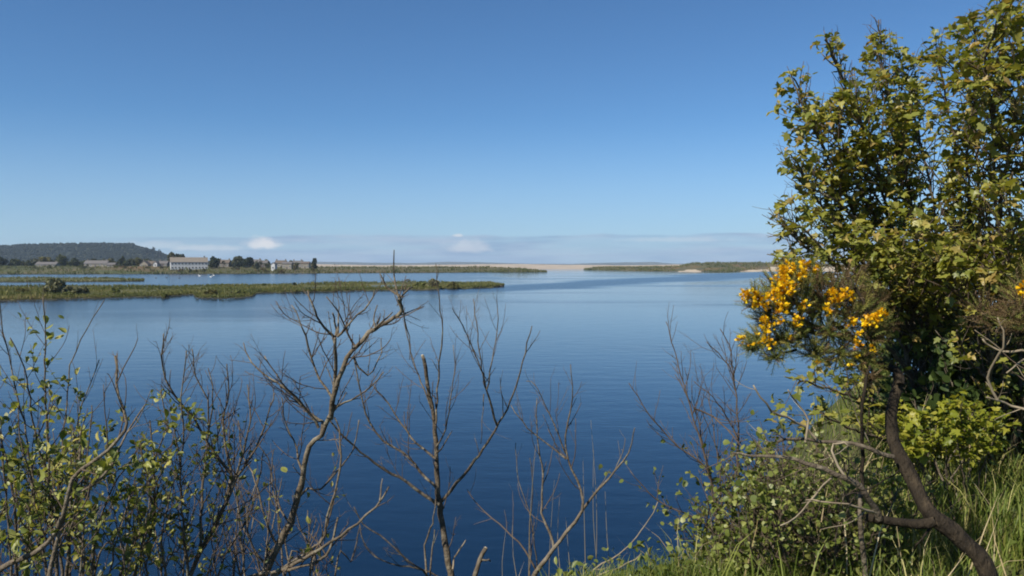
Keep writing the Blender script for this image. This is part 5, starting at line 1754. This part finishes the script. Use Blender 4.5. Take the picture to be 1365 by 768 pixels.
sycamore('sycamore_tree', 'tall many-stemmed sycamore in olive leaf behind the flowering gorse', 'tree', 1245, 6.6, [
    (12, 3, 6.6, 6.0, [(1222, 640), (1215, 500), (1180, 400), (1140, 290), (1095, 190), (1072, 130), (1058, 104)], dict(trunk=True)),
    (11, 3, 6.6, 6.2, [(1234, 640), (1225, 470), (1195, 330), (1160, 200), (1125, 110), (1106, 54)], dict(trunk=True)),
    (12, 2.5, 6.8, 6.5, [(1262, 640), (1240, 470), (1220, 300), (1190, 160), (1176, 80), (1171, 26)], dict(trunk=True, bare_tip=True)),
    (10, 3, 6.7, 6.9, [(1250, 640), (1256, 480), (1248, 300), (1222, 170), (1205, 95), (1198, 80)], dict(trunk=True)),
    (12, 3, 6.9, 7.0, [(1290, 640), (1275, 450), (1280, 260), (1262, 140), (1248, 66)], dict(trunk=True)),
    (10, 3, 6.6, 7.4, [(1272, 640), (1292, 470), (1305, 300), (1300, 150), (1300, 36)], dict(trunk=True)),
    (8, 2.5, 6.2, 6.0, [(1125, 110), (1112, 80), (1100, 50)], dict(per_m=16, tw_len=(.1, .25), f0=0)),
    (8, 2.5, 6.1, 6.0, [(1095, 190), (1070, 140), (1052, 100)], dict(per_m=16, tw_len=(.1, .28), f0=0)),
    (7, 2.5, 6.6, 6.5, [(1190, 160), (1180, 105), (1166, 60)], dict(per_m=14, tw_len=(.1, .25), f0=0)),
    (7, 2.5, 7.2, 7.2, [(1300, 150), (1305, 80), (1296, 28)], dict(per_m=14, tw_len=(.1, .3), f0=0)),
    (7, 2.5, 6.0, 5.8, [(1085, 260), (1068, 225), (1054, 206)], dict(per_m=14, tw_len=(.1, .25), f0=0)),
    (7, 2.5, 5.7, 5.6, [(1110, 350), (1070, 305), (1038, 288)], dict(per_m=14, tw_len=(.1, .25), f0=0)),
    (11, 2.5, 6.5, 5.7, [(1225, 470), (1170, 400), (1110, 350), (1065, 318), (1042, 292)]),
    (10, 2.5, 6.4, 5.6, [(1215, 500), (1165, 440), (1115, 385), (1070, 352), (1050, 338)]),
    (9, 2.5, 6.3, 5.8, [(1180, 400), (1130, 320), (1085, 260), (1058, 214)]),
    (9, 2.5, 6.4, 5.8, [(1195, 330), (1150, 260), (1110, 180), (1082, 160)]),
    (9, 2.5, 6.4, 5.6, [(1220, 300), (1180, 250), (1150, 170), (1140, 112)]),
    (9, 2.5, 6.6, 5.9, [(1248, 340), (1210, 280), (1200, 200), (1222, 110)]),
    (9, 3, 6.5, 5.5, [(1240, 470), (1190, 420), (1150, 380), (1120, 340)]),
    (9, 3, 6.6, 5.4, [(1256, 480), (1220, 420), (1200, 370), (1190, 330)]),
    (9, 3, 6.8, 5.6, [(1275, 450), (1262, 380), (1240, 330), (1225, 290)], dict(per_m=5)),
    (8, 3, 6.4, 5.5, [(1225, 560), (1170, 540), (1110, 520), (1060, 505)], dict(per_m=8)),
    (8, 3, 6.3, 5.3, [(1235, 600), (1190, 590), (1130, 570), (1085, 545)], dict(per_m=8)),
    (7, 2.5, 6.0, 5.8, [(1140, 290), (1105, 262), (1075, 250), (1062, 246)]),
    (7, 2.5, 6.4, 6.2, [(1160, 200), (1140, 150), (1120, 110)]),
    (7, 2.5, 5.8, 5.6, [(1110, 350), (1080, 335), (1050, 310), (1044, 318)]),
], 40, M['sycamore_leaf'], (0.033, 0.068), 'sycamores at the right', twig_per_m=18, dens=dens_main, tw_len=(0.22, 0.62))


def dens_right(x, y, f, lv):
    if not in_crown(x, y):
        return 0.0
    v = 0.40 + 0.60 * sstep(mnoise.noise(Vector((x / 34, y / 26, 7.3))), -0.25, 0.12)
    if 380 < y < 560:
        v *= 0.45
    h = math.hypot((x - 1330) / 26, (y - 285) / 30)
    v *= 0.25 + 0.75 * sstep(h, 0.5, 1.3)
    return v


sycamore('sycamore_tree', 'nearer sycamore running out of the picture at the upper right corner', 'tree', 1345, 5.9, [
    (12, 3, 6.0, 5.4, [(1340, 640), (1338, 470), (1330, 300), (1325, 150), (1338, 40), (1345, -30)], dict(trunk=True)),
    (10, 3, 6.1, 5.6, [(1330, 640), (1318, 470), (1300, 340), (1290, 220), (1300, 120), (1312, 60)], dict(trunk=True)),
    (11, 3, 6.0, 5.3, [(1352, 640), (1362, 440), (1370, 250), (1372, 100), (1380, -20)], dict(trunk=True)),
    (11, 3, 6.1, 5.4, [(1362, 640), (1385, 450), (1405, 250), (1410, 80), (1400, -40)], dict(trunk=True)),
    (10, 3, 5.9, 5.0, [(1338, 470), (1335, 380), (1345, 300), (1350, 230)], dict(per_m=6)),
    (9, 3, 5.8, 4.9, [(1330, 300), (1340, 230), (1352, 160), (1358, 100)]),
    (9, 3, 5.8, 4.9, [(1362, 440), (1350, 390), (1345, 340), (1360, 290)]),
    (9, 3, 6.0, 5.2, [(1318, 470), (1290, 420), (1275, 380), (1262, 350)]),
    (8, 3, 6.0, 5.2, [(1340, 540), (1310, 500), (1285, 470), (1275, 440)], dict(per_m=6)),
    (9, 3, 6.0, 5.1, [(1330, 600), (1320, 520), (1328, 450), (1345, 400)], dict(per_m=5)),
    (9, 3, 5.9, 5.0, [(1345, 620), (1360, 560), (1372, 500), (1368, 450)], dict(per_m=6)),
    (8, 3, 5.5, 4.9, [(1325, 150), (1312, 90), (1330, 30), (1350, -10)]),
], 41, M['sycamore_leaf'], (0.033, 0.068), 'sycamores at the right', twig_per_m=17, dens=dens_right, tw_len=(0.22, 0.6))

# the bright young sycamore in the hollow below them
rows = []
rb = random.Random(17)
for (tx, ty) in ((1192, 566), (1204, 556), (1222, 548), (1240, 572), (1262, 556), (1280, 538), (1298, 550), (1316, 562), (1330, 572), (1250, 590), (1224, 586), (1275, 582), (1304, 588), (1210, 578), (1196, 590), (1292, 572)):
    bx = 1262 + rb.uniform(-30, 30)
    Yb = rb.uniform(4.9, 5.5)
    rows.append((5, 2, Yb, Yb - rb.uniform(-0.2, 0.4), [(bx, 690), (lerp(bx, tx, .45), lerp(690, ty, .5)), (tx, ty)], dict(per_m=15, tw_len=(0.08, 0.22), f0=0.6)))
sycamore('sycamore_sapling', 'bright yellow-green sycamore sapling in the hollow behind the gorse trunk', 'sapling', 1262, 5.1, rows, 42, M['sapling_leaf'], (0.026, 0.052), None, dens=1.0, hang=0.5)

# deep thicket behind the gorse and under the sycamores
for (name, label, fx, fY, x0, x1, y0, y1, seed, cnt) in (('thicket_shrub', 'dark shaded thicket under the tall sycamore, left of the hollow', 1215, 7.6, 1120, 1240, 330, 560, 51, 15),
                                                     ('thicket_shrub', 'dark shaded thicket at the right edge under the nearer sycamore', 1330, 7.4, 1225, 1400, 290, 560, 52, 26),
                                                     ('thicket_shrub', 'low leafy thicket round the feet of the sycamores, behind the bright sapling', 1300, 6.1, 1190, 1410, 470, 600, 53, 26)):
    root, wd = plant(name, label, 'shrub', fx, fY, seed, 'shaded thicket under the sycamores')
    wd.root_row = 630
    rb = random.Random(seed)
    rows = []
    for k in range(cnt):
        bx = rb.uniform(lerp(x0, x1, .2), x1)
        tx, ty = rb.uniform(x0, x1), rb.uniform(y0, lerp(y0, y1, .7))
        Yb = fY + rb.uniform(-0.5, 0.7)
        rows.append((7, 2, Yb, Yb + rb.uniform(-0.3, 0.3), [(bx, 650), (lerp(bx, tx, .4), lerp(650, ty, .45)), (tx, ty)], dict(twig=dict(per_m=8, f0=0.1))))
    stems(root, wd, rows, M['bark'], M['twig'], twig=dict(per_m=8, lmin=0.25, lmax=0.6, rk=0.5, rmax=0.004, up=0.3, ang=(0.5, 1.0), kids=5, kid_len=0.5, wig=0.16, seg=0.05))

    def dens_th(x, y):
        h = math.hypot((x - 1213) / 34, (y - 500) / 22)
        h2 = math.hypot((x - 1258) / 20, (y - 528) / 12)
        return (0.12 + 0.88 * sstep(h, 0.7, 1.3)) * (0.15 + 0.85 * sstep(h2, 0.7, 1.3))
    pts = pick(wd.nodes, dens_th, wd.rr, 1.0, 0.05)
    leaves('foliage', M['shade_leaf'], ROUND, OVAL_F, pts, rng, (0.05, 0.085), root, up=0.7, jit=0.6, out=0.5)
    print('thicket', len(pts))

# ------------------------------------------------------------------ 10. grass and weeds on the bank
rr = random.Random(61)
wp = []
while len(wp) < 3200:
    x, y = rr.uniform(0.1, 6.0), rr.uniform(2.8, 8.0)
    if y > interp(x, LIP) + 0.8 or nz(x, y, 1.1, 4.4, 3) < rr.uniform(-0.3, 0.3):
        continue
    wp.append((Vector((x, y, bank_z(x, y) + 0.02 + 0.22 * rr.random() ** 2)), rand_unit(rr)))
o = leaves('bank_weeds', M['bush_leaf'], OVAL, OVAL_F, wp, rng, (0.022, 0.055), None, up=0.8, jit=0.5, out=0.6)
tag(o, 'low broad-leaved weeds among the grass on the bank', 'weeds', kind='stuff')

BL, BL_F = [], []
for j, (h, w, lean) in enumerate(((0, 1.0, 0), (0.35, 0.9, 0.06), (0.7, 0.6, 0.22), (1.0, 0.05, 0.48))):
    BL += [(-0.5 * w * 0.022, lean, h * (1 - 0.12 * (h > .9))), (0.5 * w * 0.022, lean, h * (1 - 0.12 * (h > .9)))]
for j in range(3):
    BL_F.append((2 * j, 2 * j + 1, 2 * j + 3, 2 * j + 2))


def grass(name, mat, count, area, hr, seed, label, tint=(0, 1), lean=0.35, wmul=1.0, keep=None):
    rr = random.Random(seed)
    P, S, T, NX, NZ = [], [], [], [], []
    while len(P) < count:
        x, y = rr.uniform(area[0], area[1]), rr.uniform(area[2], area[3])
        c = nz(x, y, 1.3, seed, 3)
        if rr.random() > 0.62 + 0.7 * c:
            continue
        if keep and not keep(x, y, rr):
            continue
        z = bank_z(x, y) - 0.01
        if z < 1.0:
            continue
        P.append((x, y, z))
        h = rr.uniform(*hr) * (0.8 + 0.5 * c)
        S.append((h * wmul * rr.uniform(0.7, 1.2), h * rr.uniform(0.3, 1.5), h))
        T.append(min(1, max(0, lerp(*tint, rr.random() ** 1.4) + 0.25 * nz(x, y, 0.8, seed + 9, 3))))
        NZ.append((rr.gauss(0, lean * .4), rr.gauss(0, lean * .4), 1))
    n = len(P)
    an = np.random.default_rng(seed).uniform(0, 6.28, n)
    Z = unit(np.array(NZ))
    A = np.stack([np.cos(an), np.sin(an), 0 * an], 1)
    Yv = unit(A - Z * np.sum(A * Z, 1, keepdims=True))
    X = np.cross(Yv, Z)
    o = scatter_mesh(name, mat, BL, BL_F, P, X, Yv, Z, np.array(S), T)
    tag(o, label, 'grass', kind='stuff')


def on_lip(x, y, rr):
    lip = interp(x, LIP)
    return y < lip + 0.9


grass('grass', M['grass'], 30000, (0.9, 7.5, 2.5, 9.0), (0.18, 0.46), 3, 'long green grass on top of the bank', keep=lambda x, y, r: on_lip(x, y, r) and (x / y > 0.44 or r.random() < 0.2))
grass('lip_grass', M['grass'], 11000, (-0.4, 1.9, 3.2, 5.4), (0.07, 0.22), 4, 'tuft of grass along the lip of the bank', (0, 0.85), keep=lambda x, y, r: interp(x, LIP) - 0.6 < y < interp(x, LIP) + 0.9)
grass('dry_grass', M['dry_grass'], 800, (0.9, 6.5, 2.8, 8.5), (0.35, 0.85), 5, 'dry straw stalks among the green grass', lean=0.5, wmul=0.5, keep=on_lip)
grass('dry_stalks', M['dry_grass'], 90, (-0.1, 1.5, 4.2, 5.3), (0.2, 0.5), 6, 'dry stalks and bent straws on the lip of the bank', lean=0.7, wmul=0.8, keep=on_lip)
st = MB()
rb = random.Random(8)
for (x, y0, y1) in ((706, 768, 592), (733, 768, 640), (751, 760, 655), (780, 765, 610), (794, 760, 560), (690, 768, 700), (668, 768, 708), (762, 765, 690), (800, 760, 600), (931, 735, 706), (812, 755, 655)):
    a, b = at(x + rb.uniform(-3, 3), y0 + 20, 4.7), at(x + rb.uniform(-9, 9), y1, 4.7 + rb.uniform(-.1, .1))
    C = catmull([a, (a + b) / 2 + rand_unit(rb) * 0.02, b], 0.08)
    st.tube(C, [lerp(0.0018, 0.0007, i / (len(C) - 1)) for i in range(len(C))], 4)
tag(st.build('dry_stems', M['dry_grass']), 'tall thin dry stems standing on the lip of the bank', 'dry grass', kind='stuff')
